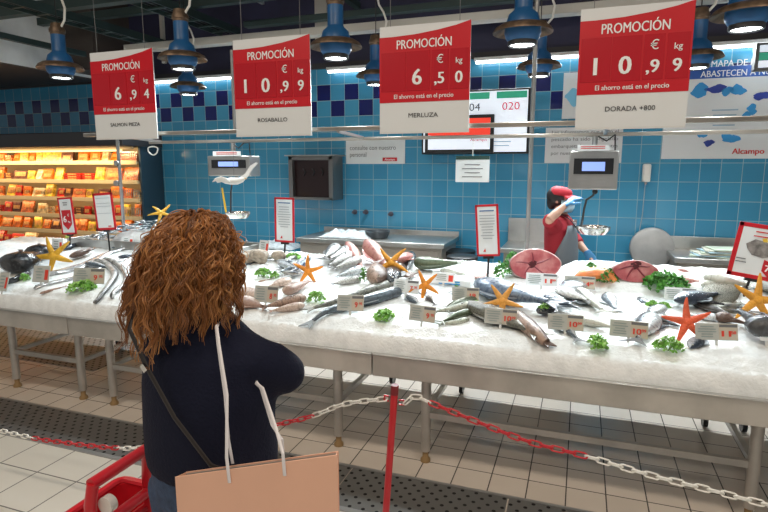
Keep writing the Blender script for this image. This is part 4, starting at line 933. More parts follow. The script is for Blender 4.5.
# right end
fish('bass', 'blue', 672, 312, 722, 298, 'dark blue fish behind the red starfish', .03, fat=1.0)
fish('salmon', 'dark', 678, 306, 730, 313, 'black backed fish, uppermost behind the red starfish', .04, fat=.75)
fish('bass', 'silver', 722, 322, 684, 318, 'silver grey fish lying right of the red starfish', .01, fat=1.2)
fish('flat', 'speck', 702, 298, 748, 292, 'speckled grey flatfish in the right group behind the black fish', .035, fat=1.3)
fish('hake', 'pale', 702, 283, 752, 293, 'long pale green fish at the back right before the paper stack', .02, fat=1.6)
fish('hake', 'pale', 700, 290, 745, 284, 'second pale fish at the back right under the large price card', .0, fat=1.3)
fish('gurnard', 'pink', 674, 283, 703, 284, 'pink fish at the back right of the large parsley', .01)
fish('bream', 'pink', 678, 277, 690, 274, 'pink fish tail piece standing behind the large parsley', .03, pitch=15)
fish('bass', 'grey', 690, 304, 736, 320, 'grey fish lying under the black backed fish on the right', .0, fat=1.1)
fish('bream', 'speck', 716, 312, 744, 306, 'mottled bream between the black backed fish and the golden starfish', .01, fat=1.1)
fish('bass', 'silver', 648, 316, 684, 330, 'silver fish under the left arms of the red starfish', .0, fat=1.1)
fish('bream', 'dark', 731, 310, 753, 315, 'small dark bream left of the golden starfish', .02)
fish('angler', 'brown', 716, 320, 752, 330, 'brown mottled fish behind the 11 price tag', .01, fat=1.0)
fish('angler', 'dark', 772, 346, 732, 322, 'black monkfish at the right edge of the ice', .03, fat=1.25)
fish('bass', 'blue', 690, 350, 706, 334, 'dark silver fish hanging at the front edge below the red starfish', .0)
fish('flat', 'speck', 752, 290, 790, 282, 'speckled flatfish behind the golden starfish at the right edge', .02)
fish('bass', 'grey', 764, 322, 800, 316, 'grey fish at the right edge behind the golden starfish arm', .0)
# ================================================================== STARFISH
def star(u, v, rpx, rot, c, label, lean=15, tw=0, jit=0, tuck=.0, yaw=None, on_y=None):
    """five-armed starfish standing in the ice, centre at the pixel"""
    base = on(u, v+rpx*.75); Y = on_y or base.y
    cpt = P(u, v, Y); d = (cpt-CAM).length; r = rpx/F*((cpt-CAM).dot(FW))
    rr = random.Random(jit); mb = MB(); K = 10; n = 8
    # arms as tapering tubes fused to a domed disc
    for k in range(5):
        a = R(rot+72*k+rr.uniform(-9, 9)); L = r*rr.uniform(1.0, 1.16); bend = rr.uniform(-.12, .12)
        pts = []; rad = []
        for i in range(9):
            t = i/8; aa = a+bend*t*t; pts.append(Vector((L*t*math.cos(aa), 0, L*t*math.sin(aa)))); w = r*(.155*(1-t)**.7+.03); rad.append((w, w*.6))
        # tube axes: x is across in the star's plane
        vs = []
        for i in range(9):
            t_ = (pts[min(8, i+1)]-pts[max(0, i-1)]).normalized(); side = Vector((-t_.z, 0, t_.x))
            for j in range(n):
                an = 2*PI*j/n; vs.append(pts[i]+side*(rad[i][0]*math.cos(an))+Vector((0, -1, 0))*(rad[i][1]*math.sin(an)+rad[i][1]*.15))
        fs = [(i*n+j, i*n+(j+1) % n, (i+1)*n+(j+1) % n, (i+1)*n+j) for i in range(8) for j in range(n)]+[tuple(range(n)), tuple(reversed(range(8*n, 9*n)))]
        mb.add(vs, fs, 0, True)
        for i in range(1, 8): mb.ell(pts[i]+Vector((0, -rad[i][1]*1.08, 0)), (r*.022, r*.02, r*.022), 6)
    mb.ell((0, -r*.02, 0), (r*.21, r*.15, r*.21), 16)
    m = mat('starfish_'+c, {'yellow': (.72, .40, .03), 'orange': (.78, .27, .02), 'pale': (.80, .38, .07), 'red': (.78, .12, .045), 'gold': (.74, .33, .03)}[c], .55, bump=.5, bump_s=90, noise_s=18, noise_a=.2)
    o = mb.build('starfish', m); o.location = cpt; o.rotation_euler = (R(-lean), R(tw), R(YAW*57*.6 if yaw is None else yaw)); return tag(o, label, 'starfish')
star(54, 256, 20, 50, 'yellow', 'yellow starfish at the left end beside the black monkfish', 15, 0, 3)
star(161, 213, 12, 70, 'yellow', 'yellow starfish just showing above the curly hair', 48, 12, 5, on_y=4.2)
star(308, 271, 15, 88, 'orange', 'orange starfish nearest the hair on the right', 10, 0, 2)
star(391, 263, 18, 55, 'gold', 'golden orange starfish standing against the pink fish', 10, 0, 8)
star(425, 285, 16, 50, 'orange', 'orange starfish behind two price tags in the middle', 12, 0, 4)
star(502, 301, 20, 52, 'pale', 'pale orange starfish lying on the largest silver fish', 32, 0, 6)
star(687, 322, 24, 90, 'red', 'red orange starfish on the right, lying on dark fish', 28, 0, 9)
star(757, 300, 25, 80, 'gold', 'golden starfish at the right edge under the large price card', 16, 0, 12)
# ================================================================== PARSLEY
def leafset(seed, n, rx, ry, rz, ls):
    rr = random.Random(seed); mb = MB()
    for i in range(n):
        th = rr.uniform(0, 6.28); q = rr.random()**.5; h = (1-q*q)**.5*rr.uniform(.55, 1.05)
        c = Vector((rx*q*math.cos(th), ry*q*math.sin(th), rz*h))
        E = Euler((rr.uniform(-.9, .9), rr.uniform(-.9, .9), rr.uniform(0, 6.28))).to_matrix(); s = ls*rr.uniform(.7, 1.25)
        vs = [c]; N = 11
        for k in range(N):
            a = 2*PI*k/N; r = s*(.62+.38*(k % 2)) * (1.0 if k else .5); vs.append(c+E @ Vector((r*math.cos(a), r*math.sin(a)*.85, s*.28*math.sin(a*3+i))))
        mb.add(vs, [(0, 1+k, 1+(k+1) % N) for k in range(N)], rr.choice((0, 0, 1)), True)
    return mb
gm1 = mat('parsley_green', (.06, .24, .035), .5, noise_s=30, noise_a=.3); gm2 = mat('parsley_light', (.12, .34, .06), .5); gm3 = mat('lettuce_green', (.22, .50, .09), .5, noise_s=30, noise_a=.25); gm4 = mat('lettuce_light', (.38, .66, .18), .5)
stem_m = mat('stem_green', (.22, .38, .10), .5)
def parsley(u, v, w, h, label, light=True, seed=0, lift=0):
    p = on(u, v+h*.35); k = (p-CAM).dot(FW)/F; rx = w*k/2; t = thing('parsley_bunch', label, 'parsley', p+Vector((0, 0, lift)), (0, 0, seed*1.3))
    n = int(40+90*min(1, rx/.12)); rz = max(.03, h*k*.75)
    leafset(seed, n, rx, max(rx*.7, .03), rz, max(.012, rx*.24)).build('leaves', [gm3, gm4] if light else [gm1, gm2], t)
    m = MB(); rr = random.Random(seed)
    for i in range(6):
        a = rr.uniform(0, 6.28); m.tube([(0, 0, -.004), (rx*.3*math.cos(a), rx*.2*math.sin(a), rz*.4), (rx*.55*math.cos(a), rx*.4*math.sin(a), rz*.7)], .0022, 5)
    m.build('stems', stem_m, t); return t
parsley(82, 286, 27, 12, 'bright curly parsley in front of the price tag left of the hair', True, 1)
parsley(25, 277, 13, 9, 'small parsley beside the price tag at the left end', True, 2)
parsley(263, 273, 18, 12, 'small parsley nearest the hair on the right', True, 3)
parsley(275, 275, 10, 8, 'tiny parsley sprig right of the small parsley by the hair', True, 4)
parsley(316, 297, 20, 15, 'bright parsley below the first orange starfish', True, 5)
parsley(384, 314, 26, 12, 'bright parsley at the front between the two middle price tags', True, 6)
parsley(293, 256, 20, 6, 'flat parsley at the back beside the framed card stem right of the hair', True, 7)
parsley(364, 276, 10, 20, 'narrow parsley at the left side of the pink fish', False, 8, .01)
parsley(471, 303, 18, 10, 'parsley left of the pale orange starfish', True, 9)
parsley(544, 312, 13, 8, 'small bright parsley among the dark bream heads', True, 10, .03)
parsley(597, 342, 26, 18, 'round bright parsley at the front right of the 10 price tag', True, 11)
parsley(668, 344, 28, 18, 'round pale parsley at the front below the red starfish', True, 12)
parsley(503, 269, 22, 26, 'tall parsley left of the first tuna slab', False, 13)
parsley(513, 259, 16, 12, 'dark parsley tuft behind the first tuna slab', False, 14, .02)
parsley(607, 276, 22, 18, 'dark parsley between the salmon piece and the second tuna slab', False, 15)
parsley(591, 268, 10, 6, 'small dark parsley tuft behind the salmon piece', False, 16, .02)
parsley(665, 281, 40, 22, 'largest dark parsley right of the second tuna slab', False, 17)
parsley(652, 304, 9, 5, 'tiny sprig left of the red starfish, on the ice', True, 18)
parsley(664, 305, 11, 6, 'small sprig touching the upper left arm of the red starfish', True, 19)
parsley(462, 283, 18, 5, 'flat green sprig at the back behind the 19 price tag', True, 20)
# ================================================================== TUNA SLABS, SALMON, SMALL BOXES
def tuna_mat():
    m = mat('tuna_flesh', (.45, .12, .13), .35); t = NT(m); b = m.node_tree.nodes['Principled BSDF']
    tc = t.n('ShaderNodeTexCoord'); v = t.n('ShaderNodeTexVoronoi'); v.inputs['Scale'].default_value = 22; nz = t.n('ShaderNodeTexNoise'); nz.inputs['Scale'].default_value = 9; nz.inputs['Detail'].default_value = 6
    t.l(tc.outputs['Object'], nz.inputs['Vector']); t.l(nz.outputs['Color'], v.inputs['Vector']); r = t.n('ShaderNodeValToRGB')
    for i, (p, c) in enumerate(((.25, (.24, .025, .04)), (.45, (.42, .10, .11)), (.62, (.58, .26, .25)))):
        e = r.color_ramp.elements[i] if i < 2 else r.color_ramp.elements.new(p); e.position = p; e.color = (*c, 1)
    t.l(nz.outputs['Fac'], r.inputs['Fac']); t.l(r.outputs['Color'], b.inputs['Base Color']); return m
tm = tuna_mat(); tskin = mat('tuna_skin', (.50, .36, .35), .3, .1, noise_s=14, noise_a=.3); tbone = mat('tuna_bloodline', (.07, .008, .012), .3)
def tuna(u0, u1, vt, vb, label, seed, bone):
    base = on((u0+u1)/2, vb); Y = base.y; a = P(u0, vb, Y); b = P(u1, vb, Y); w = (b.x-a.x)/2; h = (P((u0+u1)/2, vt, Y).z-base.z)/2
    t = thing('tuna_slab', label, 'fish slab', base, (R(-14), 0, R(8))); n = 48; rr = random.Random(seed)
    def ring(k): return [(k*w*math.cos(q)*(1+.05*math.sin(2*q+seed)+.025*math.sin(5*q)), h*.92+k*h*math.sin(q)*(1 if math.sin(q) > 0 else .92)) for q in [2*PI*i/n for i in range(n)]]
    MB().prism(ring(1), .008, .17).build('skin', tskin, t, .012)
    MB().prism(ring(.95), -.004, .007).build('flesh', tm, t, .004)
    MB().prism([(bone[0]*w+.03*math.cos(q)*(1+.3*math.sin(3*q)), h*.92+bone[1]*h+.026*math.sin(q)*(1+.25*math.sin(2*q))) for q in [2*PI*i/18 for i in range(18)]], -.009, -.0045).build('backbone', tbone, t, .002)
    m = MB()
    for q in (.4, 1.5, 2.7, 3.9, 5.2):
        L = .78; p = [(bone[0]*w*(1-s)+s*w*L*math.cos(q+.25*s), -.0055, h*.92+bone[1]*h*(1-s)+s*h*L*math.sin(q+.25*s)) for s in (.18, .4, .6, .8, 1)]
        m.tube(p, [.006, .006, .005, .004, .002], 6)
    m.build('muscle_seam', mat('tuna_seam', (.22, .03, .045), .35), t)
tuna(509, 560, 247, 281, 'round pink tuna slab nearest the worker', 1, (-.1, .05)); tuna(612, 659, 259, 283, 'dark pink tuna slab below the round pan, with a black bone centre', 2, (0, .55))
c = on(594, 282); o = MB().tube([(-.12, 0, .0), (-.08, 0, .045), (.0, 0, .065), (.09, 0, .06), (.13, 0, .02)], [(.03, .03), (.06, .035), (.075, .04), (.06, .04), (.02, .02)], 14).build('salmon_piece', mat('salmon_flesh', (.78, .24, .07), .35, noise_s=12, noise_a=.2)); o.location = c+Vector((0, .02, -.01)); tag(o, 'orange salmon piece behind the 14 price tag', 'fish piece')
c = on(262, 262); t = thing('clam_sack', 'beige sack on the ice back right beside the hair', 'sack', c); m = MB(); rr = random.Random(4)
for i in range(14): m.ell(c+Vector((rr.uniform(-.16, .16), rr.uniform(-.06, .06), .035+rr.uniform(-.02, .03))), (rr.uniform(.05, .08), .05, rr.uniform(.04, .06)), 10)
fused('sack_body', m, .012, mat('sack_beige', (.34, .28, .22), .7, noise_s=30, noise_a=.35), t, 3)
c = on(241, 260); o = MB().ell((0, 0, .02), (.045, .035, .035), 14).build('lemon', mat('lemon_yellow', (.78, .52, .05), .4)); o.location = c; tag(o, 'yellow lemon beside the hair at the back', 'lemon')
c = on(452, 283); t = thing('printed_pack', 'flat white pack with blue print at the back before the black tubs', 'pack', c, (R(7), 0, R(-4))); MB().box((0, 0, .02), (.30, .12, .045)).build('pack_body', paper, t, .008); m = MB(); lines(m, (0, -.062, .03), XA, ZA, .26, 2, .016, .009); m.build('blue_print', mb_blue, t)
c = on(545, 300); t = thing('printed_film', 'sheet of clear wrap with blue print left of the breams', 'wrap', c, (R(9), 0, R(-20))); MB().box((0, 0, .01), (.14, .12, .012)).build('sheet', film, t, .004); m = MB()
for i in range(3): m.box((0, -.03+.03*i, .0175), (.10, .008, .002))
m.build('blue_print', mat('pale_blue_print', (.2, .28, .55), .5), t)
# ================================================================== PRICE TAGS
tagc = mat('tag_card', (.52, .54, .51), .35); tagw = mat('tag_white', (.80, .84, .86), .35); tagp = mat('tag_cream', (.56, .51, .42), .4); pr = mat('price_red', (.72, .06, .035), .4)
def ptag(u, v, w, h, price, label, yaw=0, blue=False, lean=16, single=False):
    p = on(u, v+h*.5+3); k = (p-CAM).dot(FW)/F; W_ = w*k*1.04; Hh = h*k*1.05; z0 = .028 if h > 8 else .02
    t = thing('price_tag', label, 'price tag', p, (R(-lean), 0, R(yaw)), 'price tags in the ice')
    MB().box((0, 0, z0+Hh/2), (W_, .005, Hh)).build('card', tagw if blue else tagc, t, .0015)
    MB().box((0, .004, z0/2-.01), (.014, .003, z0+.05)).build('stake', mat('clear_stake', (.7, .72, .70), .2), t)
    y = -.0028
    if not single:
        MB().box((W_*.27, y-.0006, z0+Hh/2), (W_*.44, .001, Hh*.94)).build('price_panel', paper if blue else tagp, t)
        MB().box((W_*.27, y-.0016, z0+Hh*.86), (W_*.42, .0008, Hh*.16)).build('header_band', greypaper, t)
        pa, _, pb_ = price.partition(',')
        text(MB(), pa, (W_*(.22 if pb_ else .27), y-.0012, z0+Hh*.40), XA, ZA, Hh*.34, W_*(.20 if len(pa) > 1 else .10), bold=.035, lift=.001).build('price_lettering', pr, t)
        if pb_: text(MB(), pb_, (W_*.39, y-.0012, z0+Hh*.47), XA, ZA, Hh*.18, W_*.11, bold=.03, lift=.001).build('cents_lettering', pr, t)
        m = MB(); lines(m, (-W_*.23, y, z0+Hh*.80), XA, ZA, W_*.44, 5, Hh*.15, Hh*.05); m.build('print_lines', mat('tag_print', (.28, .36, .36), .5), t)
    else:
        m = MB(); lines(m, (-W_*.1, y, z0+Hh*.80), XA, ZA, W_*.5, 4, Hh*.18, Hh*.06); m.build('print_lines', MATS['tag_print'], t)
        MB().box((W_*.32, y-.0006, z0+Hh*.45), (W_*.2, .001, Hh*.6)).build('red_mark', pr, t)
ptag(421, 316, 27, 15, '9,95', 'grey price tag in front of the third orange starfish', -6)
TL = [(1, 283, 11, 18, '', 'price tag cut by the left edge of the picture', 5, False, 20, True), (40, 275, 18, 16, '6,50', 'small price tag left of the ribbon fish', 10, False, 16, True),
 (88, 277, 32, 15, '9,95', 'wide price tag behind the bright curly parsley left of the hair', 14, False, 16), (57, 246, 12, 13, '', 'small pale price tag behind the yellow starfish on the left', 8, True, 10, True), (127, 242, 13, 10, '', 'pale price tag touching the left of the hair', 10, True, 12, True),
 (265, 296, 25, 16, '8,95', 'price tag on the beige fish right of the hair', 4), (263, 247, 13, 12, '', 'tilted price tag stuck in the beige sack', -14, True, 12, True), (350, 305, 26, 15, '9,95', 'price tag on the two long fish with tails to the left', 12),
 (405, 288, 26, 13, '7,95', 'white price tag below the golden orange starfish', -4, True), (443, 279, 22, 10, '', 'low pale price tag at the back before the printed pack', 0, True, 14, True), (465, 296, 26, 13, '19', 'price tag with a red 19 left of the largest silver fish', 8), (500, 319, 31, 15, '10,99', 'price tag with a red 10 in front of the pale orange starfish', 2),
 (541, 281, 29, 12, '11,99', 'white price tag with a red 11 under the first tuna slab', 2, True), (579, 284, 28, 12, '14,99', 'price tag with a red 14 before the salmon piece', 0, False), (565, 325, 33, 15, '10,99', 'price tag with a red 10 in front of the breams', 4),
 (628, 332, 34, 16, '10,99', 'price tag with a red 10 left of the pale round parsley', -2), (680, 296, 28, 12, '12,50', 'white price tag with a red 12 above the red starfish', 2, True), (717, 335, 39, 16, '11,50', 'largest price tag, with a red 11, at the right front', 14), (767, 336, 12, 16, '', 'pale blue price tag cut by the right edge', 0, True, 16, True)]
for q in TL: ptag(*q)
# ================================================================== FRAMED CARDS on stems
def framed(cu, cv, w, h, bu, bv, label, kind, tilt=0):
    base = on(bu, bv); Y = base.y; c = P(cu, cv, Y); k = (c-CAM).dot(FW)/F; W_ = w*k; Hh = h*k
    t = thing('framed_card', label, 'card holder', base); X = (XA*math.cos(R(tilt))-ZA*math.sin(R(tilt))); Z = (ZA*math.cos(R(tilt))+XA*math.sin(R(tilt))); M = Matrix((X, YA, Z)).transposed()
    c = Vector((c.x, Y, c.z)); f = max(.012, W_*.09)
    m = MB()
    for q, d in (((-W_/2+f/2, 0), (f, Hh)), ((W_/2-f/2, 0), (f, Hh)), ((0, Hh/2-f/2), (W_, f)), ((0, -Hh/2+f/2), (W_, f))): m.box(c+X*q[0]+Z*q[1], (d[0], .012, d[1]), M)
    m.build('red_frame', redp, t, .002)
    MB().box(c, (W_-f*1.6, .006, Hh-f*1.6), M).build('card', paper, t)
    bot = c-Z*(Hh/2); MB().tube([base-Vector((0, 0, .05)), Vector((bot.x, Y+.008, bot.z+.02))], .008, 8).build('stem', black, t)
    MB().box(bot+Vector((0, .004, -.008)), (.07, .02, .018), M).build('clip', black, t)
    y = -.004
    def q(a, b): return c+X*(a*W_)+Z*(b*Hh)+YA*y
    if kind == 'price':
        m = MB(); lines(m, q(0, .36), X, Z, W_*.5, 2, Hh*.06, Hh*.02); m.build('print_lines', greypaper, t)
        MB().prism([(-W_*.31, Hh*.16), (-W_*.31, -Hh*.22), (0, -Hh*.37), (W_*.31, -Hh*.22), (W_*.31, Hh*.16)], -.003, 0, c+YA*y, M).build('price_shield', redp, t)
        m = MB(); text(m, '6', q(-.12, -.08)-YA*.003, X, Z, Hh*.17, bold=.03); text(m, '€', q(.15, .02)-YA*.003, X, Z, Hh*.07); text(m, '/kg', q(.15, -.15)-YA*.003, X, Z, Hh*.05); m.build('price_lettering', letter, t)
    elif kind == 'blank':
        m = MB(); 
        for b in (.36, .22, .14, -.05): m.box(q(0, b)-YA*.001, (W_*.72, .001, Hh*.012), M)
        m.build('print_lines', mat('pale_grey_print', (.45, .50, .54), .5), t); m = MB(); m.box(q(.2, -.40)-YA*.001, (W_*.16, .001, Hh*.03), M); m.build('red_mark', redink, t)
    elif kind == 'text':
        m = MB(); m.box(q(0, .38)-YA*.001, (W_*.62, .001, Hh*.022), M); m.build('title_line', mat('title_blue', (.05, .14, .35), .5), t)
        m = MB(); lines(m, q(0, .29), X, Z, W_*.7, 9, Hh*.055, Hh*.014); m.build('print_lines', mat('mid_grey_print', (.35, .38, .42), .5), t)
        m = MB(); m.prism([(-W_*.22, -Hh*.41), (-W_*.10, -Hh*.41), (-W_*.13, -Hh*.35)], -.002, 0, c+YA*y, M); m.build('red_mark', redink, t)
    else:
        m = MB(); lines(m, q(.05, .36), X, Z, W_*.7, 2, Hh*.08, Hh*.02); m.build('red_print', redink, t)
        MB().prism([(x*W_, z*Hh) for x, z in ((-.28, .12), (-.12, .22), (.1, .2), (.34, .06), (.42, .1), (.40, -.08), (.30, -.04), (.1, -.10), (-.12, -.07), (-.24, .04))], -.002, 0, c+YA*y, M).build('fish_picture', mat('picture_grey', (.22, .20, .19), .5, noise_s=30, noise_a=.4), t)
        MB().prism([(x*W_, z*Hh) for x, z in ((.0, .24), (.08, .27), (.12, .2), (.04, .19))], -.003, -.002, c+YA*y, M).build('lemon_picture', mat('lemon_yellow', (.78, .52, .05)), t)
        MB().prism([(x*W_, z*Hh) for x, z in ((.14, -.12), (.14, -.33), (.30, -.44), (.47, -.33), (.47, -.12), (.30, -.16))], -.004, -.002, c+YA*y, M).build('price_shield', redp, t)
        m = MB(); text(m, '7', q(.24, -.27)-YA*.004, X, Z, Hh*.12, bold=.03); text(m, ',50', q(.37, -.26)-YA*.004, X, Z, Hh*.07, bold=.02); m.build('price_lettering', letter, t)
        m = MB(); lines(m, q(-.25, -.16), X, Z, W_*.3, 2, Hh*.06, Hh*.018, True); m.build('print_lines', greypaper, t)
framed(67, 216, 19, 37, 69, 249, 'red framed card with a red 6 price shield, leftmost on a stem', 'price', -4)
framed(104.5, 211.5, 25, 37, 110, 251, 'red framed card almost blank, between the 6 price card and the hair', 'blank', -4)
framed(284.5, 220, 22, 45, 284, 262, 'red framed tall card of small print right of the hair', 'text', 1)
framed(487.5, 230.5, 23, 52, 487, 286, 'red framed tall card of small print before the low worktop', 'text', -4)
framed(758.5, 252, 45, 55, 742, 296, 'large tilted red framed card with a fish picture and a red 7 price', 'fish', 8)
# ================================================================== PEOPLE
skin_m = mat('skin', (.56, .32, .23), .5, sss=.1)
def frame_of(d, up=ZA):
    z = Vector(d).normalized(); x = Vector(up).cross(z)
    if x.length < 1e-4: x = XA.cross(z)
    x.normalize(); return x, z.cross(x), z
def hand(mb, wrist, d, palm_n, side, s=1.0, curl=.5):
    """palm + five separate bent fingers; d = pointing direction, palm_n = palm normal, side = +1/-1 thumb side"""
    d = Vector(d).normalized(); nrm = Vector(palm_n); nrm = (nrm-d*nrm.dot(d)).normalized(); ac = d.cross(nrm)*side
    w = Vector(wrist)
    mb.tube([w-d*.02*s, w+d*.02*s, w+d*.055*s, w+d*.09*s], [(.024*s, .019*s), (.032*s, .017*s), (.04*s, .016*s), (.036*s, .013*s)], 12) if abs(nrm.z) < .5 else mb.tube([w-d*.02*s, w+d*.02*s, w+d*.055*s, w+d*.09*s], [(.026*s, .018*s), (.034*s, .016*s), (.04*s, .015*s), (.036*s, .013*s)], 12)
    for k, (o, L) in enumerate(((.030, .072), (.010, .082), (-.010, .076), (-.029, .060))):
        p = w+d*.082*s+ac*o*s; pts = [p-d*.02*s]; dd = d.copy(); rad = [.0095*s]
        for q in range(3):
            a = curl*(.5+.35*q); dd = (d*math.cos(a)+nrm*math.sin(a)).normalized(); p = p+dd*(L*(.42, .33, .25)[q])*s; pts.append(p.copy()); rad.append((.0092, .0085, .0068)[q]*s)
        mb.tube(pts, rad, 8)
    p = w+d*.02*s+ac*.026*s; q = p+(ac*.8+d*.6).normalized()*.038*s; r = q+(d*.85+ac*.25+nrm*.35).normalized()*.032*s
    mb.tube([p-ac*.012*s, q, r, r+(d+nrm*.5).normalized()*.022*s], [.012*s, .0115*s, .010*s, .007*s], 8)
def head(mb, c, face, s=1.0):
    x, y, z = frame_of(face); fx = Vector(face).normalized(); rt = fx.cross(ZA).normalized(); M = Matrix((rt, fx, ZA)).transposed(); c = Vector(c)
    mb.ell(c+ZA*.03*s, (.076*s, .095*s, .088*s), 20, 0, M); mb.ell(c+fx*.022*s-ZA*.045*s, (.058*s, .068*s, .072*s), 16, 0, M)
    mb.tube([c+fx*.088*s+ZA*.018*s, c+fx*.108*s-ZA*.012*s, c+fx*.092*s-ZA*.028*s], [.007*s, .013*s, .011*s], 8)
    mb.tube([c+fx*.08*s-ZA*.052*s-rt*.018*s, c+fx*.09*s-ZA*.052*s, c+fx*.08*s-ZA*.052*s+rt*.018*s], [.005, .008, .005], 8)
    for k in (-1, 1): mb.ell(c+rt*k*.078*s-ZA*.005*s-fx*.01*s, (.008*s, .018*s, .03*s), 10, 0, M)
def body_fig(head_c, face, neck, sh, el, wr, hips, kn, an, chest, toes, s=1.0, hands=None, turn=False):
    mb = MB(); head(mb, head_c, face, s)
    mb.tube([Vector(head_c)-ZA*.05*s, Vector(neck)], [.052*s, .055*s], 14)
    cx = Vector(chest); hp = (Vector(hips[0])+Vector(hips[1]))/2
    mb.tube([Vector(neck)-ZA*.01, (Vector(sh[0])+Vector(sh[1]))/2-ZA*.03, cx, hp+ZA*.12, hp], [(.06, .06)]+[((b_, a_) if turn else (a_, b_)) for a_, b_ in ((.13, .08), (.15, .10), (.14, .10), (.16, .11))], 18)
    for k in range(2):
        mb.tube([Vector(sh[k]), (Vector(sh[k])*.5+Vector(el[k])*.5), Vector(el[k])], [.052*s, .046*s, .038*s], 12)
        mb.tube([Vector(el[k]), (Vector(el[k])*.65+Vector(wr[k])*.35), Vector(wr[k])], [.038*s, .040*s, .025*s], 12)
        mb.tube([Vector(hips[k])+ZA*.04, Vector(hips[k])*.5+Vector(kn[k])*.5, Vector(kn[k])], [.088*s, .075*s, .055*s], 14)
        mb.tube([Vector(kn[k]), Vector(kn[k])*.65+Vector(an[k])*.35, Vector(an[k])], [.055*s, .055*s, .036*s], 12)
        t = Vector(toes[k]); a = Vector(an[k]); mb.tube([a-(t-a)*.25-ZA*.035, a+(t-a)*.3-ZA*.035, t-ZA*0], [.034, .038, .026], 10)
        if hands: hand(mb, wr[k], *hands[k])
    return mb
# ---------------- the shopper, seen from behind
W0 = Vector((-.955, 1.20, 0))
wp = thing('person', 'shopper with long curly ginger hair and navy sweater, seen from behind, holding a bag', 'person', W0)
sh = [(-1.09, 1.20, 1.245), (-.785, 1.20, 1.25)]; el = [(-1.13, 1.32, 1.10), (-.738, 1.26, 1.195)]; wr = [(-1.03, 1.53, 1.13), (-.93, 1.45, 1.15)]
hips = [(-1.045, 1.21, .86), (-.845, 1.21, .86)]; kn = [(-1.045, 1.225, .48), (-.845, 1.225, .48)]; an = [(-1.05, 1.19, .085), (-.84, 1.19, .085)]; toes = [(-1.06, 1.36, .03), (-.83, 1.36, .03)]
hands = [((.6, .7, .05), (.3, 0, -1), -1, .95, .6), ((-.6, .7, .05), (-.3, 0, -1), 1, .95, .6)]
mbw = body_fig((-.965, 1.215, 1.50), (.12, 1, -.08), (-.955, 1.20, 1.375), sh, el, wr, hips, kn, an, (-.945, 1.205, 1.18), toes, 1.0, hands)
fused('body', mbw, .008, skin_m, wp)
m = MB()
for k in (-1, 1): m.ell((-.957+k*.03, 1.30, 1.515), (.012, .008, .008), 10)
m.build('eyes', mat('eye_dark', (.03, .02, .015), .1), wp)
m = MB()
m.tube([(-.95, 1.19, 1.385), (-.948, 1.19, 1.355), (-.94, 1.195, 1.305), (-.94, 1.20, 1.255), (-.94, 1.20, 1.16), (-.945, 1.20, 1.06), (-.945, 1.205, .97), (-.945, 1.205, .92)],
       [(.062, .058), (.085, .072), (.13, .088), (.185, .118), (.197, .135), (.194, .14), (.196, .148), (.192, .142)], 28)
for k in range(2):
    s_, e_, w_ = Vector(sh[k]), Vector(el[k]), Vector(wr[k]); c_ = Vector((-.94, 1.2, 1.31))
    m.tube([c_*.5+s_*.5, s_-Vector((0, 0, .01)), s_*.5+e_*.5, e_], [.06, .066, .066, .060], 16); m.ell(e_, (.06, .06, .058), 12); m.tube([e_, e_*.5+w_*.5, w_], [.060, .052, .042], 14)
me = m
fused('sweater', me, .011, mat('navy_knit', (.006, .008, .024), .85, bump=.35, bump_s=120, spec=.25), wp, 6)
m = MB().tube([(-.945, 1.20, .98), (-.945, 1.205, .90), (-.945, 1.205, .82)], [(.178, .124), (.185, .133), (.185, .13)], 24)
for k in range(2): m.tube([Vector(hips[k]), Vector(hips[k])*.5+Vector(kn[k])*.5, kn[k], Vector(kn[k])*.5+Vector(an[k])*.5, Vector(an[k])-ZA*.02], [.108, .095, .075, .068, .058], 16)
fused('jeans', m, .012, mat('denim', (.035, .065, .13), .8, bump=.3, bump_s=200, noise_s=40, noise_a=.25), wp, 4)
for k in range(2):
    t_ = Vector(toes[k]); a_ = Vector(an[k]); MB().tube([a_-(t_-a_)*.32-ZA*.04, a_+(t_-a_)*.1-ZA*.035, t_+Vector((0, -.02, .005)), t_+Vector((0, .02, .002))], [.042, .048, .04, .025], 14).build('shoe', black, wp)
MB().tube([(-1.085, 1.10, 1.395), (-1.07, 1.065, 1.34), (-1.01, 1.052, 1.25), (-.93, 1.048, 1.13), (-.83, 1.05, 1.02), (-.75, 1.09, .975)], [(.0065, .003)]*6, 8).build('bag_strap', mat('strap_brown', (.018, .013, .012), .5), wp)
MB().box((-1.013, 1.047, 1.25), (.02, .008, .014), Euler((0, R(50), 0)).to_matrix()).build('strap_buckle', chrome, wp)
# ---- hair
hc = Vector((-.946, 1.20, 1.528)); rr = random.Random(21)
hv = MB()   # inner mass
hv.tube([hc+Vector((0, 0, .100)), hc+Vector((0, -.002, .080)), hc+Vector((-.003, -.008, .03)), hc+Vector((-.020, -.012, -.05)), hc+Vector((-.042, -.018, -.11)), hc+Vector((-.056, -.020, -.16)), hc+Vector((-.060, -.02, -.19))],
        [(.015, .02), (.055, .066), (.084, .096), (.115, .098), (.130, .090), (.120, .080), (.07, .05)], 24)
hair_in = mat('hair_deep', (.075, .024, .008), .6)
hm = bpy.data.materials.new('curly_hair'); hm.use_nodes = True; t = NT(hm); b = hm.node_tree.nodes['Principled BSDF']; MATS['curly_hair'] = hm
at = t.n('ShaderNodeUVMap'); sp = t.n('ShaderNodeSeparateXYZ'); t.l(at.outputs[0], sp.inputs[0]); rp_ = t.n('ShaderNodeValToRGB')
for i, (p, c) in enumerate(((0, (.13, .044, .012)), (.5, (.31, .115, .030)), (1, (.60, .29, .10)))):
    e = rp_.color_ramp.elements[i] if i < 2 else rp_.color_ramp.elements.new(p); e.position = p; e.color = (*c, 1)
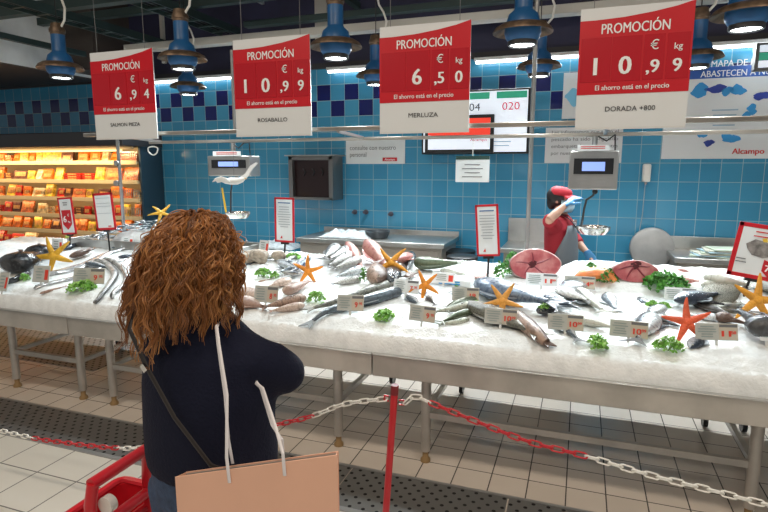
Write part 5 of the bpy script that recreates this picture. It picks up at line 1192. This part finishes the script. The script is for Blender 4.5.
t.l(sp.outputs[0], rp_.inputs[0]); t.l(rp_.outputs[0], b.inputs['Base Color']); b.inputs['Roughness'].default_value = .42; b.inputs['Specular IOR Level'].default_value = .45
hb = MB()
def clump(phi, elev, q0, q1, cr, wl, nst):
    d = Vector((math.cos(phi)*math.cos(elev), math.sin(phi)*math.cos(elev), math.sin(elev)))
    root = hc+Vector((d.x*.086, d.y*.100, d.z*.105)); ca, sa = math.cos(phi), math.sin(phi); out = rr.uniform(.80, 1.03)
    zend = -.240 + (.055*ca if ca > 0 else 0) + rr.uniform(-.03, .06)
    def env(cx, rxl, rxr, ryb, ryf): return Vector((cx+(rxl if ca < 0 else rxr)*ca*out, -.012+(ryb if sa < 0 else ryf)*sa*out, 0))
    p1 = root+Vector((d.x*.03, d.y*.03, .018+.01*d.z))
    p2 = hc+env(-.018, .158, .130, .150, .095)+ZA*(-.02+.04*d.z)
    p3 = hc+env(-.050, .180, .162, .135, .075)+ZA*zend
    L = .10+.28*(q1-q0); N = 30; ph = rr.uniform(0, 6.28); e1 = Vector((-sa, ca, 0)); e2 = Vector((ca, sa, .25)); shade = rr.betavariate(2, 2.6); sd = rr.uniform(0, 50); hand_ = rr.choice((-1, 1))
    base = []
    for i in range(N):
        u = i/(N-1); q = q0+(q1-q0)*u
        pt = root*(1-q)**3+p1*3*q*(1-q)**2+p2*3*q*q*(1-q)+p3*q**3
        am = cr*min(1, q*1.5+.10)*(.5+.5*min(1, u*4)); w = ph+hand_*6.28*L*(u+.25*u*u)/wl
        pt = pt+e1*(am*math.cos(w))+e2*(am*math.sin(w)*.9)+Vector((noise.noise(pt*9+Vector((sd, 0, 0))), noise.noise(pt*9+Vector((0, sd, 0))), 0))*.02*q
        base.append((pt, u))
    for k in range(nst):
        oa = rr.uniform(0, 6.28); orr = .0085*rr.random()**.5; sh_ = min(1, max(0, shade+rr.uniform(-.18, .18))); th = rr.uniform(.0007, .0016); l0 = rr.uniform(.82, 1.0); n_ = int(N*l0); pts = []; rad = []; jw = rr.uniform(-.5, .5); fr_ = rr.random() < .10
        for i in range(n_):
            pt, u = base[i]; a_ = oa+jw*u*6; sp_ = orr*(.35+.75*math.sin(PI*min(1, u*1.15))+.35*u)*(1.9 if fr_ else 1)
            pts.append(pt+e1*(sp_*math.cos(a_))+e2*(sp_*math.sin(a_))+ZA*(sp_*.5*math.sin(a_*2))); rad.append(th*(1-.5*u*u)*min(1, .5+u*5))
        k0 = len(hb.v); hb.tube(pts, rad, 4, caps=False)
        for i in range(k0, len(hb.v)): hb.uv[i] = (min(1, max(0, sh_+.14*((i-k0)//4)/N-.03)), 0)
for i in range(520):
    phi = rr.uniform(0, 6.28); elev = math.asin(rr.uniform(-.1, 1.0)); sa = math.sin(phi)
    if sa > .35 and elev < .8: continue            # keep the face free
    if i % 2: q0, q1 = 0, rr.uniform(.8, 1.0)
    else: q0 = rr.uniform(.08, .62); q1 = min(1.04, q0+rr.uniform(.4, .7))
    clump(phi, elev, q0, q1, rr.uniform(.003, .0105), rr.uniform(.07, .13), rr.randint(9, 15))
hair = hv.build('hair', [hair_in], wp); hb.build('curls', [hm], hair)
# ---------------- shopping bag over her arm
card = mat('bag_peach', (.86, .50, .35), .6, noise_s=3, noise_a=.05); inside = mat('bag_inside', (.48, .42, .38), .7)
B0 = P(175, 477, .96); B1 = P(337, 455, .99); bx = (B1-B0).normalized(); L = (B1-B0).length; bz = ZA.copy(); by = bz.cross(bx).normalized()
by = -by if by.y < 0 else by
hgt = .36; bt = thing('shopping_bag', 'peach card shopping bag with white cord handles behind the shopper', 'shopping bag', (B0+B1)/2-bz*hgt)
def bq(a, b_, c): return B0+bx*(a*L)+by*b_+bz*c
def sheet(p0, p1, p2, p3, n, th=.002):
    return MB().add([p0, p1, p2, p3, p0+n*th, p1+n*th, p2+n*th, p3+n*th], [(0, 1, 2, 3), (7, 6, 5, 4), (0, 4, 5, 1), (1, 5, 6, 2), (2, 6, 7, 3), (3, 7, 4, 0)])
dp = .03
sheet(bq(0, 0, -hgt), bq(1, 0, -hgt), bq(1, 0, 0), bq(0, 0, 0), by).build('front_panel', card, bt)
sheet(bq(.02, dp, -hgt), bq(.98, dp, -hgt), bq(.98, dp, -.006), bq(.02, dp, -.006), by).build('rear_panel', card, bt)
sheet(bq(0.002, .003, -hgt), bq(.022, dp, -hgt), bq(.022, dp, -.006), bq(.002, .003, -.001), bx).build('side_gusset', card, bt)
sheet(bq(.996, .003, -hgt), bq(.976, dp, -hgt), bq(.976, dp, -.006), bq(.996, .003, -.001), -bx).build('side_gusset', card, bt)
sheet(bq(.003, .003, -hgt), bq(.997, .003, -hgt), bq(.975, dp, -hgt), bq(.025, dp, -hgt), bz).build('bottom_panel', card, bt)
sheet(bq(.025, dp-.002, -.045), bq(.975, dp-.002, -.045), bq(.975, dp-.002, -.008), bq(.025, dp-.002, -.008), -by, .001).build('inner_band', inside, bt)
cord = mat('white_cord', (.72, .70, .72), .6)
top = P(217, 328, 1.10)
MB().tube([bq(.36, -.003, -.03), bq(.345, .0, .03), P(227, 395, 1.035), P(219, 345, 1.065), top, P(219, 323, 1.16), Vector((-.86, 1.22, 1.27))], [(.0045, .0025)]*7, 8).build('handle_cord', cord, bt)
MB().tube([bq(.335, dp, .0), bq(.315, dp, .06), P(225, 395, 1.045), P(218, 345, 1.07), top+Vector((-.01, .01, .0)), P(217, 323, 1.16), Vector((-.87, 1.22, 1.27))], [(.004, .0025)]*7, 8).build('handle_cord', cord, bt)
MB().tube([bq(.70, -.003, -.03), bq(.69, .0, .02), P(275, 425, 1.03), P(263, 389, 1.10), Vector((-.775, 1.17, 1.20))], [(.0045, .0025)]*5, 8).build('handle_cord', cord, bt)
MB().tube([bq(.655, dp, .0), bq(.65, dp, .04), P(272, 425, 1.05), P(261, 389, 1.11), Vector((-.78, 1.18, 1.205))], [(.004, .0025)]*5, 8).build('handle_cord', cord, bt)
# ---------------- the fishmonger
ow = Vector((-.13, 4.95, 0)); op = thing('person', 'fishmonger in red cap and shirt with grey apron, arm raised to the face', 'person', ow)
hcz = 1.47; oh = Vector((-.165, 4.92, hcz)); face = Vector((1, -.25, -.05))
sh = [(-.20, 5.08, 1.255), (-.20, 4.80, 1.255)]; el = [(-.04, 5.12, 1.12), (-.235, 4.64, 1.325)]; wr = [(.075, 5.0, 1.02), (-.115, 4.72, 1.445)]
hips = [(-.14, 5.04, .82), (-.14, 4.87, .82)]; kn = [(-.10, 5.04, .45), (-.11, 4.87, .45)]; an = [(-.15, 5.04, .08), (-.14, 4.87, .08)]; toes = [(.02, 5.05, .03), (.03, 4.86, .03)]
mbo = body_fig(oh, face, (-.15, 4.94, 1.345), sh, el, wr, hips, kn, an, (-.15, 4.95, 1.12), toes, .95, [((.5, -.1, -.8), (-.6, 0, -.3), 1, .95, .5), ((.55, .5, .45), (.3, .5, -.5), -1, .95, .6)], True)
fused('body', mbo, .008, skin_m, op)
rs_m = mat('red_shirt', (.33, .010, .022), .75, bump=.2, bump_s=60); apr = mat('apron_grey', (.14, .16, .18), .6, bump=.15, bump_s=40); glove = mat('glove_blue', (.06, .25, .50), .4)
m = MB(); m.tube([(-.15, 4.94, 1.36), (-.16, 4.94, 1.32), (-.165, 4.94, 1.24), (-.155, 4.945, 1.10), (-.14, 4.95, .95), (-.14, 4.95, .80)], [(.06, .06), (.10, .13), (.125, .185), (.13, .18), (.135, .175), (.135, .18)], 24)
def twist(p): return p
for k in range(2):
    s_, e_ = Vector(sh[k]), Vector(el[k]); m.tube([s_*.7+Vector((-.16, 4.94, 1.25))*.3, s_, s_*.4+e_*.6, s_*.05+e_*.95], [.07, .072, .066, .060], 14)
m.tube([Vector(el[0]), Vector(el[0])*.6+Vector(wr[0])*.4], [.06, .05], 12); m.ell(Vector(el[0]), (.06, .06, .06), 10)
fused('shirt', m, .011, rs_m, op, 4)
# apron: a curved sheet in front (facing +x), bib and skirt, with straps
vs = []; n = 16; zs_ = [1.27, 1.20, 1.12, 1.04, .95, .82, .66, .50]
for i, z in enumerate(zs_):
    for j in range(n+1):
        a = R(-100+200*j/n)*(.60, .68, .85, 1, 1, 1, 1, 1)[i]; rx, ry = (.122, .132, .143, .148, .150, .155, .165, .175)[i], (.21, .212, .21, .205, .200, .205, .215, .225)[i]; vs.append((-.155+rx*math.cos(a), 4.945+ry*math.sin(a), z))
m = MB().add(vs, [(i*(n+1)+j, i*(n+1)+j+1, (i+1)*(n+1)+j+1, (i+1)*(n+1)+j) for i in range(len(zs_)-1) for j in range(n)], 0, True); o = m.build('apron', apr, op); s_ = o.modifiers.new('s', 'SOLIDIFY'); s_.thickness = .006; s_.offset = 1
MB().tube([(-.02, 4.83, 1.24), (-.08, 4.82, 1.32), (-.15, 4.84, 1.355), (-.22, 4.88, 1.34)], [(.014, .005)]*4, 8).build('apron_strap', black, o)
MB().tube([(-.17, 4.74, 1.02), (-.24, 4.78, 1.03), (-.285, 4.94, 1.03), (-.24, 5.12, 1.03), (-.17, 5.15, 1.02)], [(.012, .005)]*5, 8).build('apron_tie', black, o)
m = MB(); [m.tube([Vector(hips[k]), Vector(kn[k]), Vector(an[k])-ZA*.01], [.105, .075, .062], 14) for k in range(2)]; m.ell((-.14, 4.955, .82), (.125, .175, .1), 16); fused('trousers', m, .013, mat('dark_trousers', (.02, .022, .03), .8), op)
for k in range(2): MB().tube([Vector(an[k])+Vector((-.06, 0, -.04)), Vector(an[k])+Vector((.05, 0, -.03)), Vector(toes[k])+Vector((0, 0, .005))], [.042, .046, .032], 12).build('shoe', black, op)
fx = face.normalized(); rt = fx.cross(ZA).normalized(); M = Matrix((rt, fx, ZA)).transposed()
m = MB(); m.ell(oh+ZA*.028-fx*.022, (.088, .098, .092), 18, 0, M); m.ell(oh-fx*.075-ZA*.03, (.055, .04, .06), 12, 0, M); fused('hair', m, .008, mat('dark_hair', (.015, .012, .012), .5), op)
m = MB(); m.lathe([(.090, .0), (.092, .025), (.080, .05), (.052, .066), (.001, .072)], oh+ZA*.045, 24, 0, M @ Matrix.Rotation(R(-6), 3, 'X')); cap = m.build('cap', mat('cap_red', (.50, .015, .03), .7), op)
vs = []
for i in range(9):
    a = R(-62+124*i/8)
    for r_, dz in ((.090, .048), (.135, .040), (.165, .026)): vs.append(oh+rt*(math.sin(a)*r_*.85)+fx*(math.cos(a)*r_)+ZA*dz)
m = MB().add(vs, [(i*3+j, (i+1)*3+j, (i+1)*3+j+1, i*3+j+1) for i in range(8) for j in range(2)], 0, True); o = m.build('visor', MATS['cap_red'], cap); s_ = o.modifiers.new('s', 'SOLIDIFY'); s_.thickness = .005
vs = []
for i in range(11):
    a = R(-80+160*i/10)
    for z_, rr_ in ((.005, .094), (-.03, .108), (-.06, .105), (-.095, .085)): vs.append(oh+rt*(math.sin(a)*rr_*.80)+fx*(math.cos(a)*rr_+.012)+ZA*z_)
m = MB().add(vs, [(i*4+j, (i+1)*4+j, (i+1)*4+j+1, i*4+j+1) for i in range(10) for j in range(3)], 0, True); o = m.build('face_mask', mat('mask_blue', (.45, .65, .75), .7), op); s_ = o.modifiers.new('s', 'SOLIDIFY'); s_.thickness = .003
m = MB()
for k in (-1, 1): m.ell(oh+fx*.088+rt*k*.03+ZA*.028, (.011, .006, .007), 8, 0, M)
m.build('eyes', MATS['eye_dark'], op)
m = MB(); hand(m, wr[0], (.5, -.1, -.8), (-.6, 0, -.3), 1, 1.08, .5); fused('glove', m, .005, glove, op, 2)
m = MB(); hand(m, wr[1], (.55, .5, .45), (.3, .5, -.5), -1, 1.04, .6); fused('glove', m, .005, glove, op, 2)
# ================================================================== RED POST, CHAINS
pt = P(395, 385, 2.0); pb = Vector((pt.x-.06, 2.0, 0))
po = thing('barrier_post', 'slim red barrier post holding the chain in front of the ice table', 'barrier post', pb)
d = (pt-pb); MB().tube([pb+d*.02, pb+d*.985], .0145, 18).build('pole', redp, po)
MB().tube([pb+d*.955, pb+d], .016, 18).build('cap', mat('cap_dark_red', (.20, .01, .015), .4), po)
MB().lathe([(.16, 0), (.16, .015), (.14, .03), (.04, .05), (.022, .07)], pb+Vector((0, 0, .001)), 32).build('base', redp, po)
hp = pb+d*.93; MB().tube([hp+Vector((-.022, 0, .01)), hp+Vector((-.04, 0, .012)), hp+Vector((-.042, 0, -.008)), hp+Vector((-.022, 0, -.01))], .004, 6).build('hook', redp, po); MB().tube([hp+Vector((.022, 0, .0)), hp+Vector((.04, 0, .003)), hp+Vector((.042, 0, -.018)), hp+Vector((.022, 0, -.018))], .004, 6).build('hook', redp, po)
def link_mesh(m):
    L, Wd, r = .0245, .0095, .0032; pts = []
    for k in range(8): a = -PI/2+PI*k/7; pts.append((L-Wd+Wd*math.cos(a), Wd*math.sin(a), 0))
    for k in range(8): a = PI/2+PI*k/7; pts.append((-(L-Wd)+Wd*math.cos(a), Wd*math.sin(a), 0))
    return MB().tube(pts, r, 6, closed=True).mesh('link', m)
lkr, lkw = link_mesh(redp), link_mesh(whitep)
def chain(pts, label, segs):
    """pts: 3-D control points of the hanging chain; segs: list of (length share, colour)"""
    path = []
    for i in range(len(pts)-1):
        p0 = pts[max(0, i-1)]; p1 = pts[i]; p2 = pts[i+1]; p3 = pts[min(len(pts)-1, i+2)]
        for k in range(40):
            s = k/40; path.append(.5*((2*p1)+(p2-p0)*s+(2*p0-5*p1+4*p2-p3)*s*s+(3*p1-p0-3*p2+p3)*s**3))
    path.append(pts[-1]); t = thing('plastic_chain', label, 'chain', pts[-1]); step = .040; acc = 0; nxt = .02; k = 0
    tot = sum((path[i+1]-path[i]).length for i in range(len(path)-1))
    for i in range(len(path)-1):
        a, b = path[i], path[i+1]; l = (b-a).length
        while nxt <= acc+l:
            p = a+(b-a)*((nxt-acc)/l); x = (b-a).normalized(); y = ZA.cross(x).normalized(); z = x.cross(y); M = Matrix((x, y, z)).transposed() @ Matrix.Rotation(R(45 if k % 2 else -45), 3, 'X')
            f = nxt; c = None
            for lim, cc in segs:
                if p.x <= lim: c = cc; break
            o = bpy.data.objects.new('link', lkr if c == 'r' else lkw); col.objects.link(o); o.parent = t; o.location = p-pts[-1]; o.rotation_euler = M.to_euler(); k += 1; nxt += step
        acc += l
    return t
yl = 2.0
lp = [P(u, v, yl) for u, v in ((-14, 427), (33, 438), (75, 444), (117, 448), (150, 447), (205, 440), (280, 424), (312, 416), (345, 404))]+[hp+Vector((-.045, 0, -.005))]
chain(lp, 'red and white plastic chain hanging low left of the red post, behind the shopper', [(P(33, 438, yl).x, 'w'), (P(117, 447, yl).x, 'r'), (P(152, 447, yl).x, 'w'), (P(312, 417, yl).x, 'r'), (9, 'w')])
rp2 = [hp+Vector((.045, 0, -.012))]+[P(u, v, yl) for u, v in ((415, 397), (431, 403), (480, 423), (530, 442), (585, 456), (650, 475), (710, 490), (775, 506), (830, 513))]
chain(rp2, 'red and white plastic chain hanging from the red post to the right edge', [(P(434, 404, yl).x, 'w'), (P(585, 456, yl).x, 'r'), (9, 'w')])
for q, lab in ((lp[0], 'left'), (rp2[-1], 'right')): pass
# ================================================================== RED ROLLING BASKET
bx0 = Vector((-1.28, 1.09, .85)); tb = thing('rolling_basket', 'red plastic rolling basket with a tall handle left of the shopper', 'shopping basket', (-1.42, 1.25, 0))
MB().tube([bx0, bx0+Vector((0, .30, .0))], [(.018, .018)]*2, 14).build('handle_bar', redp, tb)
MB().tube([bx0+Vector((0, .008, 0)), bx0+Vector((-.004, -.004, -.06)), (-1.285, 1.08, .36)], [(.017, .017)]*3, 14).build('handle_leg', redp, tb)
MB().tube([bx0+Vector((0, .225, 0)), bx0+Vector((-.006, .222, -.1)), (-1.29, 1.31, .36)], [(.024, .015)]*3, 14).build('handle_leg', redp, tb)
MB().tube([(-1.285, 1.095, .70), (-1.285, 1.315, .70)], .017, 12).build('cross_bar', redp, tb)
def rect(x0, x1, y0, y1, z, r=.03): 
    o = []
    for cx, cy, a0 in ((x1-r, y1-r, 0), (x0+r, y1-r, 90), (x0+r, y0+r, 180), (x1-r, y0+r, 270)):
        for k in range(4): a = R(a0+30*k); o.append(Vector((cx+r*math.cos(a), cy+r*math.sin(a), z)))
    return o
a = rect(-1.46, -1.32, 1.10, 1.36, .10); b = rect(-1.495, -1.30, 1.045, 1.40, .64); a2 = rect(-1.453, -1.327, 1.107, 1.353, .11); b2 = rect(-1.488, -1.307, 1.052, 1.393, .64); n = len(a)
MB().add(a+b+b2+a2, [(i, (i+1) % n, n+(i+1) % n, n+i) for i in range(n)]+[(n+i, n+(i+1) % n, 2*n+(i+1) % n, 2*n+i) for i in range(n)]+[(2*n+i, 2*n+(i+1) % n, 3*n+(i+1) % n, 3*n+i) for i in range(n)]+[tuple(range(n)), tuple(range(3*n, 4*n))], 0, False).build('body', redp, tb)
MB().tube(rect(-1.50, -1.295, 1.04, 1.405, .645), .014, 8, closed=True).build('rim', redp, tb)
for x in (-1.44, -1.34):
    for y in (1.14, 1.30): MB().cyl((x-.012, y, .05), (x+.012, y, .05), .049, 18).build('wheel', black, tb)
c = P(108, 504, 1.12); MB().cyl(c+Vector((0, -.012, 0)), c+Vector((0, .012, 0)), .026, 24).build('white_knob', whitep, tb)
# ================================================================== VIEW
sc.view_settings.view_transform = 'Standard'; sc.view_settings.look = 'None'; sc.view_settings.gamma = 1; sc.view_settings.use_curve_mapping = False; sc.view_settings.exposure = 0.12
for o in bpy.data.objects:
    if '_local' in o: del o['_local']
